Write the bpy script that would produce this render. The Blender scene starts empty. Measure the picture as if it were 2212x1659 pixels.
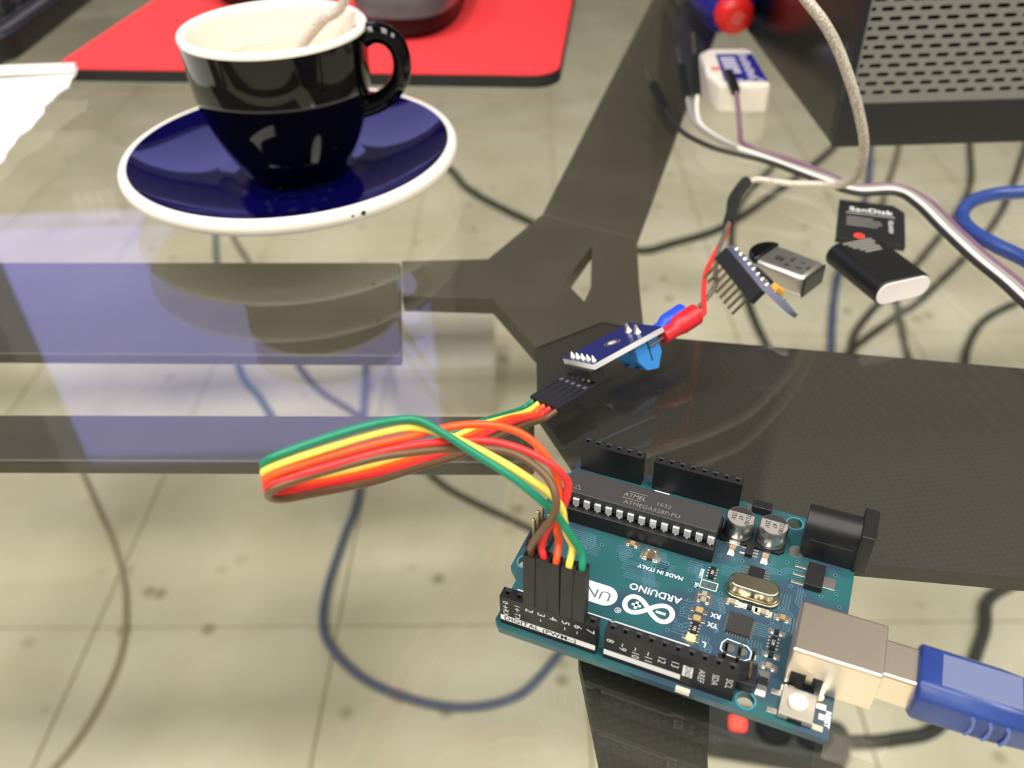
import bpy, math, random
from mathutils import Vector, Matrix
random.seed(7)
S = 0.001                      # all modelling numbers are millimetres
scene = bpy.context.scene
COL = scene.collection
R = math.radians

# ------------------------------------------------------------------ camera
cam_d = bpy.data.cameras.new('camera'); cam = bpy.data.objects.new('camera', cam_d); COL.objects.link(cam)
_f = Vector((0, .78335506, -.62157449)); _r = Vector((.99953981, -.01885502, -.02376252)); _u = Vector((.03033428, .62128845, .78299457))
cam.matrix_world = Matrix(((_r.x, _u.x, -_f.x, 0), (_r.y, _u.y, -_f.y, 0), (_r.z, _u.z, -_f.z, .15434642), (0, 0, 0, 1)))
cam_d.sensor_fit = 'HORIZONTAL'; cam_d.sensor_width = 36.0
cam_d.lens = 36.0 * 1904.25 / 2212.0
cam_d.clip_start = 0.005; cam_d.clip_end = 50
cam_d.dof.use_dof = True; cam_d.dof.focus_distance = 0.195; cam_d.dof.aperture_fstop = 15.0
scene.camera = cam

# ------------------------------------------------------------------ world, lights, exposure
world = bpy.data.worlds.new('world'); scene.world = world; world.use_nodes = True
wb = world.node_tree.nodes['Background']; wb.inputs[0].default_value = (1.0, .97, .92, 1); wb.inputs[1].default_value = .07
scene.view_settings.view_transform = 'Standard'; scene.view_settings.look = 'None'
scene.view_settings.gamma = 1.0; scene.view_settings.use_curve_mapping = False
scene.view_settings.exposure = 0.9
CEIL = 2.6
LIT_FIXTURES = [(x, y) for x in (-2.2, -.75, .75, 2.2) for y in (-1.75, -.65, .3)]
LIGHT_W = 11.5

# ------------------------------------------------------------------ materials
def lin(c):
    return tuple(((x / 255) / 12.92 if x / 255 <= .04045 else ((x / 255 + .055) / 1.055) ** 2.4) for x in c)
MATS = {}
def mat(name, rgb, rough=.5, metal=0., spec=.5, emit=None, strength=1., noise=None, bump=None, coat=0., trans=0., ior=1.45):
    """noise=(rgb2, scale, contrast) mixes a second colour in; bump=(scale, strength)"""
    if name in MATS: return MATS[name]
    m = bpy.data.materials.new(name); m.use_nodes = True; nt = m.node_tree; b = nt.nodes['Principled BSDF']
    c = lin(rgb) + (1,)
    b.inputs['Base Color'].default_value = c; b.inputs['Roughness'].default_value = rough; b.inputs['Metallic'].default_value = metal
    b.inputs['Specular IOR Level'].default_value = spec; b.inputs['Coat Weight'].default_value = coat
    b.inputs['Transmission Weight'].default_value = trans; b.inputs['IOR'].default_value = ior
    if emit: b.inputs['Emission Color'].default_value = tuple(emit) + (1,); b.inputs['Emission Strength'].default_value = strength
    tc = nt.nodes.new('ShaderNodeTexCoord')
    if noise:
        n = nt.nodes.new('ShaderNodeTexNoise'); n.inputs['Scale'].default_value = noise[1]; n.inputs['Detail'].default_value = 6
        rp = nt.nodes.new('ShaderNodeValToRGB'); w = noise[2]; rp.color_ramp.elements[0].position = .5 - w; rp.color_ramp.elements[1].position = .5 + w
        rp.color_ramp.elements[0].color = c; rp.color_ramp.elements[1].color = lin(noise[0]) + (1,)
        nt.links.new(tc.outputs['Object'], n.inputs['Vector']); nt.links.new(n.outputs['Fac'], rp.inputs[0]); nt.links.new(rp.outputs[0], b.inputs['Base Color'])
    if bump:
        n2 = nt.nodes.new('ShaderNodeTexNoise'); n2.inputs['Scale'].default_value = bump[0]; n2.inputs['Detail'].default_value = 3
        bp = nt.nodes.new('ShaderNodeBump'); bp.inputs['Strength'].default_value = bump[1]; bp.inputs['Distance'].default_value = .0003
        nt.links.new(tc.outputs['Object'], n2.inputs['Vector']); nt.links.new(n2.outputs['Fac'], bp.inputs['Height']); nt.links.new(bp.outputs[0], b.inputs['Normal'])
    MATS[name] = m
    return m

def pane_glass(name, tint, f0=.043):
    """clear float glass: tinted see-through with a mirror share that follows Fresnel (Schlick)"""
    m = bpy.data.materials.new(name); m.use_nodes = True; nt = m.node_tree; nt.nodes.clear(); N = nt.nodes.new; L = nt.links.new
    out = N('ShaderNodeOutputMaterial'); mix = N('ShaderNodeMixShader'); tr = N('ShaderNodeBsdfTransparent'); gl = N('ShaderNodeBsdfGlossy')
    tr.inputs[0].default_value = tint + (1,); gl.inputs['Roughness'].default_value = 0.0; gl.inputs[0].default_value = (1, 1, 1, 1)
    geo = N('ShaderNodeNewGeometry'); dot = N('ShaderNodeVectorMath'); dot.operation = 'DOT_PRODUCT'
    L(geo.outputs['Normal'], dot.inputs[0]); L(geo.outputs['Incoming'], dot.inputs[1])
    ab = N('ShaderNodeMath'); ab.operation = 'ABSOLUTE'; L(dot.outputs['Value'], ab.inputs[0])
    om = N('ShaderNodeMath'); om.operation = 'SUBTRACT'; om.inputs[0].default_value = 1; L(ab.outputs[0], om.inputs[1])
    pw = N('ShaderNodeMath'); pw.operation = 'POWER'; pw.inputs[1].default_value = 5; L(om.outputs[0], pw.inputs[0])
    ml = N('ShaderNodeMath'); ml.operation = 'MULTIPLY_ADD'; ml.inputs[1].default_value = 1 - f0; ml.inputs[2].default_value = f0; L(pw.outputs[0], ml.inputs[0])
    L(ml.outputs[0], mix.inputs[0]); L(tr.outputs[0], mix.inputs[1]); L(gl.outputs[0], mix.inputs[2]); L(mix.outputs[0], out.inputs[0])
    return m

def tile_mat():
    m = bpy.data.materials.new('stone_tile'); m.use_nodes = True; nt = m.node_tree; b = nt.nodes['Principled BSDF']; N = nt.nodes.new; L = nt.links.new
    geo = N('ShaderNodeNewGeometry')
    n1 = N('ShaderNodeTexNoise'); n1.inputs['Scale'].default_value = 7; n1.inputs['Detail'].default_value = 6
    r1 = N('ShaderNodeValToRGB'); r1.color_ramp.elements[0].position = .35; r1.color_ramp.elements[0].color = lin((214, 206, 180)) + (1,)
    r1.color_ramp.elements[1].position = .7; r1.color_ramp.elements[1].color = lin((232, 225, 204)) + (1,)
    v = N('ShaderNodeTexVoronoi'); v.inputs['Scale'].default_value = 17; v.inputs['Randomness'].default_value = 1
    r2 = N('ShaderNodeValToRGB'); r2.color_ramp.elements[0].position = .07; r2.color_ramp.elements[0].color = (0, 0, 0, 1)
    r2.color_ramp.elements[1].position = .2; r2.color_ramp.elements[1].color = (1, 1, 1, 1)
    n3 = N('ShaderNodeTexNoise'); n3.inputs['Scale'].default_value = 5
    r3 = N('ShaderNodeValToRGB'); r3.color_ramp.elements[0].position = .42; r3.color_ramp.elements[0].color = (0, 0, 0, 1); r3.color_ramp.elements[1].position = .54
    mx = N('ShaderNodeMix'); mx.data_type = 'RGBA'; mx.inputs[7].default_value = lin((158, 147, 118)) + (1,)
    inv = N('ShaderNodeMath'); inv.operation = 'SUBTRACT'; inv.inputs[0].default_value = 1
    mu = N('ShaderNodeMath'); mu.operation = 'MULTIPLY'; mu2 = N('ShaderNodeMath'); mu2.operation = 'MULTIPLY'; mu2.inputs[1].default_value = .85
    for n in (n1, v, n3): L(geo.outputs['Position'], n.inputs['Vector'])
    L(n1.outputs['Fac'], r1.inputs[0]); L(v.outputs['Distance'], r2.inputs[0]); L(n3.outputs['Fac'], r3.inputs[0])
    L(r2.outputs[0], inv.inputs[1]); L(inv.outputs[0], mu.inputs[0]); L(r3.outputs[0], mu.inputs[1]); L(mu.outputs[0], mu2.inputs[0])
    L(mu2.outputs[0], mx.inputs[0]); L(r1.outputs[0], mx.inputs[6]); L(mx.outputs[2], b.inputs['Base Color'])
    b.inputs['Roughness'].default_value = .45
    return m

def weave_mat():
    m = bpy.data.materials.new('woven_black'); m.use_nodes = True; nt = m.node_tree; b = nt.nodes['Principled BSDF']; N = nt.nodes.new; L = nt.links.new
    tc = N('ShaderNodeTexCoord'); mp = N('ShaderNodeMapping'); mp.inputs['Rotation'].default_value = (0, 0, R(40)); mp.inputs['Scale'].default_value = (900, 900, 900)
    ck = N('ShaderNodeTexChecker'); ck.inputs['Scale'].default_value = 1; ck.inputs[1].default_value = lin((34, 29, 22)) + (1,); ck.inputs[2].default_value = lin((42, 36, 28)) + (1,)
    L(tc.outputs['Object'], mp.inputs[0]); L(mp.outputs[0], ck.inputs[0]); L(ck.outputs[0], b.inputs['Base Color']); b.inputs['Roughness'].default_value = .6
    return m

def pcb_mat():
    m = bpy.data.materials.new('teal_solder_mask'); m.use_nodes = True; nt = m.node_tree; b = nt.nodes['Principled BSDF']; N = nt.nodes.new; L = nt.links.new
    tc = N('ShaderNodeTexCoord'); n = N('ShaderNodeTexNoise'); n.inputs['Scale'].default_value = 75; n.inputs['Detail'].default_value = 2
    rp = N('ShaderNodeValToRGB'); rp.color_ramp.elements[0].position = .47; rp.color_ramp.elements[0].color = lin((34, 86, 90)) + (1,)
    rp.color_ramp.elements[1].position = .55; rp.color_ramp.elements[1].color = lin((46, 70, 86)) + (1,)
    L(tc.outputs['Object'], n.inputs['Vector']); L(n.outputs['Fac'], rp.inputs[0]); L(rp.outputs[0], b.inputs['Base Color']); b.inputs['Roughness'].default_value = .38
    return m

def braid_mat(name, a, c, scale):
    m = bpy.data.materials.new(name); m.use_nodes = True; nt = m.node_tree; b = nt.nodes['Principled BSDF']; N = nt.nodes.new; L = nt.links.new
    tc = N('ShaderNodeTexCoord'); v = N('ShaderNodeTexVoronoi'); v.inputs['Scale'].default_value = scale
    rp = N('ShaderNodeValToRGB'); rp.color_ramp.elements[0].position = .2; rp.color_ramp.elements[0].color = lin(a) + (1,); rp.color_ramp.elements[1].position = .75; rp.color_ramp.elements[1].color = lin(c) + (1,)
    bp = N('ShaderNodeBump'); bp.inputs['Strength'].default_value = .6; bp.inputs['Distance'].default_value = .0004
    L(tc.outputs['Object'], v.inputs['Vector']); L(v.outputs['Distance'], rp.inputs[0]); L(rp.outputs[0], b.inputs['Base Color'])
    L(v.outputs['Distance'], bp.inputs['Height']); L(bp.outputs[0], b.inputs['Normal'])
    b.inputs['Roughness'].default_value = .45; b.inputs['Metallic'].default_value = .25
    return m

blk = mat('black_plastic', (26, 26, 27), .42)
blk2 = mat('black_housing', (22, 22, 23), .5)
blkgloss = mat('black_gloss', (14, 14, 15), .22)
ink = mat('white_ink', (225, 226, 228), .6)
inkgrey = mat('grey_ink', (120, 117, 112), .6)
darkink = mat('dark_ink', (25, 25, 25), .6)
tin = mat('tinned_metal', (215, 212, 205), .3, 1.0)
tinmat = mat('solder', (222, 220, 212), .28, 1.0)
nick = mat('nickel_shell', (226, 213, 196), .33, 1.0)
gold = mat('gold_pin', (190, 170, 120), .3, 1.0)
legm = mat('bright_leg', (232, 232, 230), .4, .6)
smdtan = mat('ceramic_tan', (158, 126, 84), .5)
smdgrey = mat('ceramic_grey', (150, 140, 125), .5)
steel = mat('dark_steel', (60, 56, 47), .45, .0, .5, noise=((72, 67, 57), 30, .25))
weave = weave_mat()

# ------------------------------------------------------------------ geometry helpers
class G:
    def __init__(s): s.v = []; s.f = []
    def add(s, v, f):
        o = len(s.v); s.v += [tuple(p) for p in v]; s.f += [tuple(i + o for i in q) for q in f]; return s
    def box(s, x0, x1, y0, y1, z0, z1):
        return s.add([(x0, y0, z0), (x1, y0, z0), (x1, y1, z0), (x0, y1, z0), (x0, y0, z1), (x1, y0, z1), (x1, y1, z1), (x0, y1, z1)],
                     [(3, 2, 1, 0), (4, 5, 6, 7), (0, 1, 5, 4), (1, 2, 6, 5), (2, 3, 7, 6), (3, 0, 4, 7)])
    def cbox(s, c, sz): return s.box(c[0] - sz[0] / 2, c[0] + sz[0] / 2, c[1] - sz[1] / 2, c[1] + sz[1] / 2, c[2] - sz[2] / 2, c[2] + sz[2] / 2)
    def prism(s, poly, z0, z1):
        n = len(poly)
        a = sum(poly[i][0] * poly[(i + 1) % n][1] - poly[(i + 1) % n][0] * poly[i][1] for i in range(n))
        if a < 0: poly = poly[::-1]
        return s.add([(x, y, z0) for x, y in poly] + [(x, y, z1) for x, y in poly],
                     [tuple(range(n - 1, -1, -1)), tuple(range(n, 2 * n))] + [(i, (i + 1) % n, n + (i + 1) % n, n + i) for i in range(n)])
    def cyl(s, x, y, z0, z1, r, n=24, r2=None):
        r2 = r if r2 is None else r2
        A = [(math.cos(2 * math.pi * i / n), math.sin(2 * math.pi * i / n)) for i in range(n)]
        return s.add([(x + r * c, y + r * q, z0) for c, q in A] + [(x + r2 * c, y + r2 * q, z1) for c, q in A],
                     [tuple(range(n - 1, -1, -1)), tuple(range(n, 2 * n))] + [(i, (i + 1) % n, n + (i + 1) % n, n + i) for i in range(n)])
    def lathe(s, prof, n=48, cx=0, cy=0, caps=True):
        v = []; f = []; m = len(prof)
        for r, z in prof:
            for i in range(n): v.append((cx + r * math.cos(2 * math.pi * i / n), cy + r * math.sin(2 * math.pi * i / n), z))
        for j in range(m - 1):
            for i in range(n): f.append((j * n + i, j * n + (i + 1) % n, (j + 1) * n + (i + 1) % n, (j + 1) * n + i))
        if caps and prof[0][0] > 1e-6: f.append(tuple(range(n - 1, -1, -1)))
        if caps and prof[-1][0] > 1e-6: f.append(tuple(range((m - 1) * n, m * n)))
        return s.add(v, f)
    def tube(s, pts, r, n=10, sub=6, smooth=True):
        P = catmull(pts, sub) if smooth else [Vector(p) for p in pts]
        rr = r if callable(r) else (lambda t: r)
        T = []
        for i in range(len(P)):
            a = P[max(i - 1, 0)]; b = P[min(i + 1, len(P) - 1)]; T.append((b - a).normalized())
        up = Vector((0, 0, 1)) if abs(T[0].z) < .9 else Vector((1, 0, 0))
        nrm = (up - T[0] * up.dot(T[0])).normalized(); v = []; f = []
        for i, p in enumerate(P):
            nrm = (nrm - T[i] * nrm.dot(T[i])).normalized(); bi = T[i].cross(nrm); q = rr(i / (len(P) - 1))
            for k in range(n):
                an = 2 * math.pi * k / n; v.append(p + nrm * (q * math.cos(an)) + bi * (q * math.sin(an)))
        for i in range(len(P) - 1):
            for k in range(n): f.append((i * n + k, i * n + (k + 1) % n, (i + 1) * n + (k + 1) % n, (i + 1) * n + k))
        f.append(tuple(range(n - 1, -1, -1))); f.append(tuple(range((len(P) - 1) * n, len(P) * n)))
        return s.add(v, f)
    def xf(s, M): s.v = [tuple(M @ Vector(p)) for p in s.v]; return s
    def build(s, name, m, parent=None, loc=None, rot=None, bevel=0, seg=2, smooth=0, M=None):
        me = bpy.data.meshes.new(name); me.from_pydata([(x * S, y * S, z * S) for x, y, z in s.v], [], s.f); me.update()
        return finish(me, name, m, parent, loc, rot, bevel, seg, smooth, M)
def finish(me, name, m, parent=None, loc=None, rot=None, bevel=0, seg=2, smooth=0, M=None):
    me.materials.clear(); me.materials.append(m)
    if smooth:
        me.polygons.foreach_set('use_smooth', [True] * len(me.polygons)); me.set_sharp_from_angle(angle=R(smooth))
    o = bpy.data.objects.new(name, me); COL.objects.link(o); o.parent = parent
    if M is not None: o.matrix_local = M
    if loc: o.location = Vector(loc) * S
    if rot: o.rotation_euler = rot
    if bevel:
        b = o.modifiers.new('bevel', 'BEVEL'); b.width = bevel * S; b.segments = seg; b.limit_method = 'ANGLE'; b.angle_limit = R(40)
    return o
def catmull(pts, sub):
    P = [Vector(p) for p in pts]; out = []
    if len(P) < 3: return P
    Q = [P[0] * 2 - P[1]] + P + [P[-1] * 2 - P[-2]]
    for i in range(1, len(Q) - 2):
        p0, p1, p2, p3 = Q[i - 1], Q[i], Q[i + 1], Q[i + 2]
        for k in range(sub):
            t = k / sub
            out.append(.5 * ((2 * p1) + (p2 - p0) * t + (2 * p0 - 5 * p1 + 4 * p2 - p3) * t * t + (3 * p1 - p0 - 3 * p2 + p3) * t ** 3))
    out.append(P[-1]); return out
def plate_mesh(outer, holes, z0, z1):
    """flat plate with real holes cut through it (outer / holes in mm)"""
    cu = bpy.data.curves.new('plate', 'CURVE'); cu.dimensions = '2D'; cu.fill_mode = 'BOTH'; cu.extrude = (z1 - z0) / 2 * S
    for loop in [outer] + holes:
        sp = cu.splines.new('POLY'); sp.points.add(len(loop) - 1); sp.use_cyclic_u = True
        for p, (x, y) in zip(sp.points, loop): p.co = (x * S, y * S, 0, 1)
    o = bpy.data.objects.new('plate', cu); COL.objects.link(o)
    me = bpy.data.meshes.new_from_object(o.evaluated_get(bpy.context.evaluated_depsgraph_get()))
    bpy.data.objects.remove(o); bpy.data.curves.remove(cu)
    me.transform(Matrix.Translation((0, 0, (z0 + z1) / 2 * S)))
    return me
def circ(x, y, r, n=24): return [(x + r * math.cos(2 * math.pi * i / n), y + r * math.sin(2 * math.pi * i / n)) for i in range(n)]
def rrect(x0, x1, y0, y1, r, n=6):
    out = []
    for cx, cy, a0 in ((x1 - r, y1 - r, 0), (x0 + r, y1 - r, 90), (x0 + r, y0 + r, 180), (x1 - r, y0 + r, 270)):
        for i in range(n + 1):
            a = R(a0 + 90 * i / n); out.append((cx + r * math.cos(a), cy + r * math.sin(a)))
    return out
def text(name, s, size, org, xd, yd, m, parent, align='CENTER', sx=1.0, bold=0., off=.03, kind=None):
    cu = bpy.data.curves.new('txt', 'FONT'); cu.body = s; cu.size = size; cu.align_x = align; cu.align_y = 'CENTER'; cu.fill_mode = 'FRONT'; cu.resolution_u = 3
    cu.offset = bold; cu.space_character = 1.05
    o = bpy.data.objects.new('txt', cu); COL.objects.link(o); bpy.context.view_layer.update()
    me = bpy.data.meshes.new_from_object(o.evaluated_get(bpy.context.evaluated_depsgraph_get()))
    bpy.data.objects.remove(o); bpy.data.curves.remove(cu)
    X = Vector(xd); Y = Vector(yd); Nn = X.cross(Y)
    M = Matrix.Identity(4)
    for i in range(3): M[i][0] = X[i] * S * sx; M[i][1] = Y[i] * S; M[i][2] = Nn[i] * S; M[i][3] = (org[i] + Nn[i] * off) * S
    me.transform(M)
    return finish(me, name, m, parent)
def empty(name, loc=(0, 0, 0), rz=0, M=None):
    o = bpy.data.objects.new(name, None); COL.objects.link(o); o.empty_display_size = .01
    if M is not None: o.matrix_world = M
    else: o.location = Vector(loc) * S; o.rotation_euler = (0, 0, rz)
    return o
def tag(o, label, cat, group=None):
    o['label'] = label; o['category'] = cat
    if group: o['group'] = group
    return o
def struct(o): o['kind'] = 'structure'; return o
def frame(o, ex, ey, n):
    M = Matrix.Identity(4)
    for i in range(3): M[i][0] = ex[i]; M[i][1] = ey[i]; M[i][2] = n[i]; M[i][3] = o[i] * S
    return M
def seg_frame(a, b, up=(0, 0, 1)):
    """frame whose x axis runs from a to b"""
    a = Vector(a); x = (Vector(b) - a).normalized(); y = Vector(up).cross(x).normalized(); return frame(a, x, y, x.cross(y))

# ------------------------------------------------------------------ the room
FL = -745
wallm = mat('painted_wall', (116, 112, 101), .8); ceilm = mat('ceiling_paint', (84, 82, 75), .9)
tilem = tile_mat(); groutm = mat('grout', (176, 164, 134), .9)
fl = struct(G().box(-3200, 3200, -2400, 4300, FL - 60, FL - 3).build('floor', groutm))
FROT = R(-1.6)
tile_me = None; rest = G()
for i in range(-10, 11):
    for j in range(-9, 14):
        x = -241 + 300 * i + 150; y = 660 + 300 * j + 150
        X = x * math.cos(FROT) - y * math.sin(FROT); Y = x * math.sin(FROT) + y * math.cos(FROT)
        if not (-3000 < X < 3000 and -2200 < Y < 4100): continue
        if -900 < X < 1900 and 250 < Y < 4000:
            if tile_me is None:
                t = G().prism(rrect(-148.6, 148.6, -148.6, 148.6, 3, 2), -3, 0).build('tile', tilem, fl); tile_me = t.data
            else:
                t = bpy.data.objects.new('tile', tile_me); COL.objects.link(t); t.parent = fl
            t.location = (X * S, Y * S, (FL + random.uniform(-.3, .3)) * S); t.rotation_euler = (0, 0, FROT)
        else:
            q = G().box(-148.6, 148.6, -148.6, 148.6, FL - 3, FL); q.xf(Matrix.Translation((X, Y, 0)) @ Matrix.Rotation(FROT, 4, 'Z')); rest.add(q.v, q.f)
r_ = rest.build('outer_tiles', tilem, fl); r_['kind'] = 'stuff'
struct(G().box(-3200, 3200, -2400, 4300, CEIL * 1000, CEIL * 1000 + 60).build('ceiling', ceilm))
struct(G().box(-3200, 3200, 4200, 4300, FL, CEIL * 1000).build('wall_back', wallm))
struct(G().box(-3200, 3200, -2400, -2300, FL, CEIL * 1000).build('wall_front', wallm))
struct(G().box(-3200, -3100, -2300, 4200, FL, CEIL * 1000).build('wall_left', wallm))
struct(G().box(3100, 3200, -2300, 4200, FL, CEIL * 1000).build('wall_right', wallm))

# twin-tube ceiling lights
fixm = mat('fixture_enamel', (225, 224, 218), .5)
tube_on = mat('tube_lit', (255, 252, 245), .5, emit=(1, .96, .90), strength=6.0)
tube_off = mat('tube_unlit', (235, 235, 228), .4)
def ceiling_light(x, y, lit, label):
    t = empty('ceiling_light', (x * 1000, y * 1000, CEIL * 1000)); tag(t, label, 'light', 'twin-tube ceiling lights')
    G().box(-320, 320, -130, 130, -40, 0).build('housing', fixm, t, bevel=4)
    for s_ in (-1, 1):
        G().tube([(-300, s_ * 85, -62), (0, s_ * 85, -62), (300, s_ * 85, -62)], 16, 14, 1).build('tube', tube_on if lit else tube_off, t, smooth=60)
        for e in (-1, 1): G().box(e * 305 - 8, e * 305 + 8, s_ * 85 - 18, s_ * 85 + 18, -84, -40).build('lamp_holder', fixm, t)
    if lit:
        ld = bpy.data.lights.new('fluorescent_glow', 'AREA'); ld.shape = 'RECTANGLE'; ld.size = .62; ld.size_y = .26; ld.energy = LIGHT_W; ld.color = (1, .965, .9)
        lo = bpy.data.objects.new('fluorescent_glow', ld); COL.objects.link(lo); lo.parent = t; lo.location = (0, 0, -.09)
for x, y in LIT_FIXTURES: ceiling_light(x, y, True, 'lit twin-tube fluorescent light on the ceiling above and behind the camera')
ceiling_light(1.45, 2.78, False, 'switched-off twin-tube ceiling light mirrored in the glass right of the board')

# ------------------------------------------------------------------ glass table
glassm = pane_glass('float_glass', (.982, .99, .978))
table = empty('glass_table', (0, 0, 0)); tag(table, 'clear glass tabletop on a dark steel frame, holding everything', 'table')
G().prism(rrect(-900, 900, -180, 1010, 12), -8, 0).build('tabletop', glassm, table)
ZT = -8.4
G().prism([(-870, 327), (-39, 278.3), (-34, 220.5), (-870, 271)], ZT - 4, ZT).build('cross_beam', steel, table, bevel=1)
G().prism([(-870, 235), (6, 190.4), (5.4, 170.8), (-870, 214)], ZT - 5, ZT).build('cross_beam', steel, table, bevel=1)
finish(plate_mesh([(-38.6, 278.6), (-7.3, 278.3), (13.2, 310.2), (48, 289.1), (44.6, 256.2), (42.7, 231), (29.9, 236), (7.7, 223), (-5.7, 251.7), (-36.4, 254.9)],
       [[(31, 286), (19.5, 261.2), (25.1, 248.5), (28, 257)]], ZT - 6, ZT), 'gusset_plate', steel, table)
G().prism([(13.3, 310.6), (208, 980), (273, 980), (90.2, 422.3), (48.2, 289.6)], ZT - 4, ZT).build('diagonal_beam', steel, table, bevel=1)
G().prism([(7.9, 222.6), (29.9, 235.6), (52.5, 226.2), (153.5, 205.4), (870, 70), (870, -10), (125.7, 127), (117, 128.3), (80.1, 134.1), (53.6, 138.1), (41.7, 114.5), (35.5, 87.4), (-5, -150),
           (-40, -150), (14.8, 88.1), (13.2, 104.2), (12.5, 110.9), (15.5, 172.5), (7, 194.1)], ZT - 5, ZT - .4).build('support_plate', weave, table)
for y0, y1 in ((-160, -120), (950, 990)): G().box(-890, 890, y0, y1, ZT - 45, ZT).build('edge_rail', steel, table, bevel=2)
for x0, x1 in ((-890, -850), (850, 890)): G().box(x0, x1, -120, 950, ZT - 45, ZT).build('edge_rail', steel, table, bevel=2)
for lx in (-870, 870):
    for ly in (-140, 970): G().box(lx - 20, lx + 20, ly - 20, ly + 20, FL, ZT - 45).build('leg', steel, table, bevel=2)

# ------------------------------------------------------------------ development board
T = 4.6
BX, BY, BA = 34.395, 121.354, R(-24.231)
BM = Matrix.Translation((BX * S, BY * S, 0)) @ Matrix.Rotation(BA, 4, 'Z')
def bw(lx, ly, z):
    p = BM @ Vector((lx * S, ly * S, z * S)); return (p.x / S, p.y / S, p.z / S)
bd = empty('microcontroller_board', M=BM)
tag(bd, 'teal microcontroller board with black pin headers and metal USB socket', 'circuit board')
mil = lambda x, y: (34.29 - x * .0254, 26.67 - y * .0254)
pcbm = pcb_mat()
out = [mil(*p) for p in [(0, 0), (2540, 0), (2600, 60), (2600, 440), (2700, 540), (2700, 1490), (2600, 1590), (2600, 2040), (2540, 2100), (0, 2100)]]
HOLES = [mil(550, 100), mil(600, 2000), mil(2600, 300), mil(2600, 1400)]
pcb = finish(plate_mesh(out, [circ(x, y, 1.6) for x, y in HOLES], T - 1.6, T), 'circuit_board', pcbm, bd)
for x, y in HOLES: finish(plate_mesh(circ(x, y, 2.0), [circ(x, y, 1.6)], T, T + .015), 'hole_ring', mat('pale_teal', (60, 120, 140), .5), pcb)
# copper traces and vias
trm = mat('trace_blue', (70, 104, 120), .4); viam = mat('via_dark', (14, 22, 28), .5); viar = mat('via_ring', (74, 118, 136), .4)
tr = G()
def strip(g, pts, w, z):
    for i_, (a, b) in enumerate(zip(pts, pts[1:])):
        z = z + .0006
        a = Vector(a); b = Vector(b); d = (b - a); L = d.length
        if L < 1e-6: continue
        d /= L; n = Vector((-d.y, d.x)) * w / 2; a2 = a - d * w * .2; b2 = b + d * w * .2
        g.add([(a2.x - n.x, a2.y - n.y, z), (b2.x - n.x, b2.y - n.y, z), (b2.x + n.x, b2.y + n.y, z), (a2.x + n.x, a2.y + n.y, z)], [(0, 1, 2, 3)])
def route(x, y, dx, dy, a, b, n, pitch, w=.22):
    """a bundle of n parallel tracks that bend twice through 45 degrees"""
    for k in range(n):
        o = k * pitch; px_, py_ = -dy, dx
        p0 = Vector((x + px_ * o, y + py_ * o)); p1 = p0 + Vector((dx, dy)) * (a - o * .41)
        d2 = Vector((dx - dy, dy + dx)).normalized(); p2 = p1 + d2 * b; p3 = p2 + Vector((dx, dy)) * (a * .7 + o * .41)
        strip(tr, [p0, p1, p2, p3], w, T + .012)
route(-11, -1.5, 1, 0, 6, -3, 6, -.62); route(-12, -2.6, 1, 0, 5, 3.0, 5, .6); route(-27, 3.8, 1, 0, 7, -4, 5, -.6)
route(-9, 4.6, 1, 0, 5, -3, 6, -.6); route(1, 4.8, 1, 0, 3, -2.2, 6, -.6); route(8, 6.2, 1, 0, 2.5, 2, 5, -.6)
route(8, -2.5, 1, 0, 2, -1.5, 7, -.55); route(7.8, -13, 0, -1, 2, 1.4, 4, .6); route(17.4, -6, 1, 0, 2.2, 1.6, 6, -.55); route(17, -10.5, 0, -1, 2.0, 1.6, 5, .6)
route(16, 8, 1, 0, 4, 2, 3, .6); route(21, 3.4, 0, -1, 4.5, 2.4, 4, .6); route(19, -13.6, 0, -1, 2, 1.5, 4, .55); route(-14.5, 3.2, 1, 0, 3, -3, 4, -.6)
route(24, 6, 0, -1, 4, 1.6, 3, .5); route(9.2, -9.3, 1, 0, 1.2, -1, 4, -.5); route(2.5, -6, 1, 0, 1.6, 1.2, 6, -.8); route(2.2, -12, 1, 0, 1.6, 1.0, 4, -.8)
o_ = tr.build('trace', trm, bd); o_['kind'] = 'stuff'
vias = [(-13.8, .3), (-11.2, 1.6), (-5.6, .4), (-3.2, 1.9), (3.2, -.4), (4.4, -1.8), (9.2, -1.4), (3.2, -3.0), (3.5, -5.6), (9.6, 8.8), (13.6, 7.6), (19.6, 8.6), (22.6, 13.1), (30.6, 12.3), (28.6, 5.6), (31.4, 7.4), (25.2, 4.8), (22.4, 5.9),
        (32.4, 4.2), (21.6, -.5), (2.6, -7.7), (3.0, -9.2), (2.2, -11.4), (3.6, -12.6), (1.4, -14.4), (20.4, -4.5), (23.4, -5.3), (10.2, -10.8), (10.0, -16.2), (23.8, 9.4), (25.9, -22.9 + 2), (20.6, 12.2), (11.6, 8.9), (30.6, 9.8), (6.8, 8.6), (-18, 2), (-20.5, .2), (-9.6, 3.6), (8.6, 13.4), (17.4, 9.8)]
for x, y in vias:
    v_ = G().cyl(x, y, T, T + .02, .42, 12).build('via', viar, bd); G().cyl(x, y, T, T + .03, .24, 10).build('via_hole', viam, v_)

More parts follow.
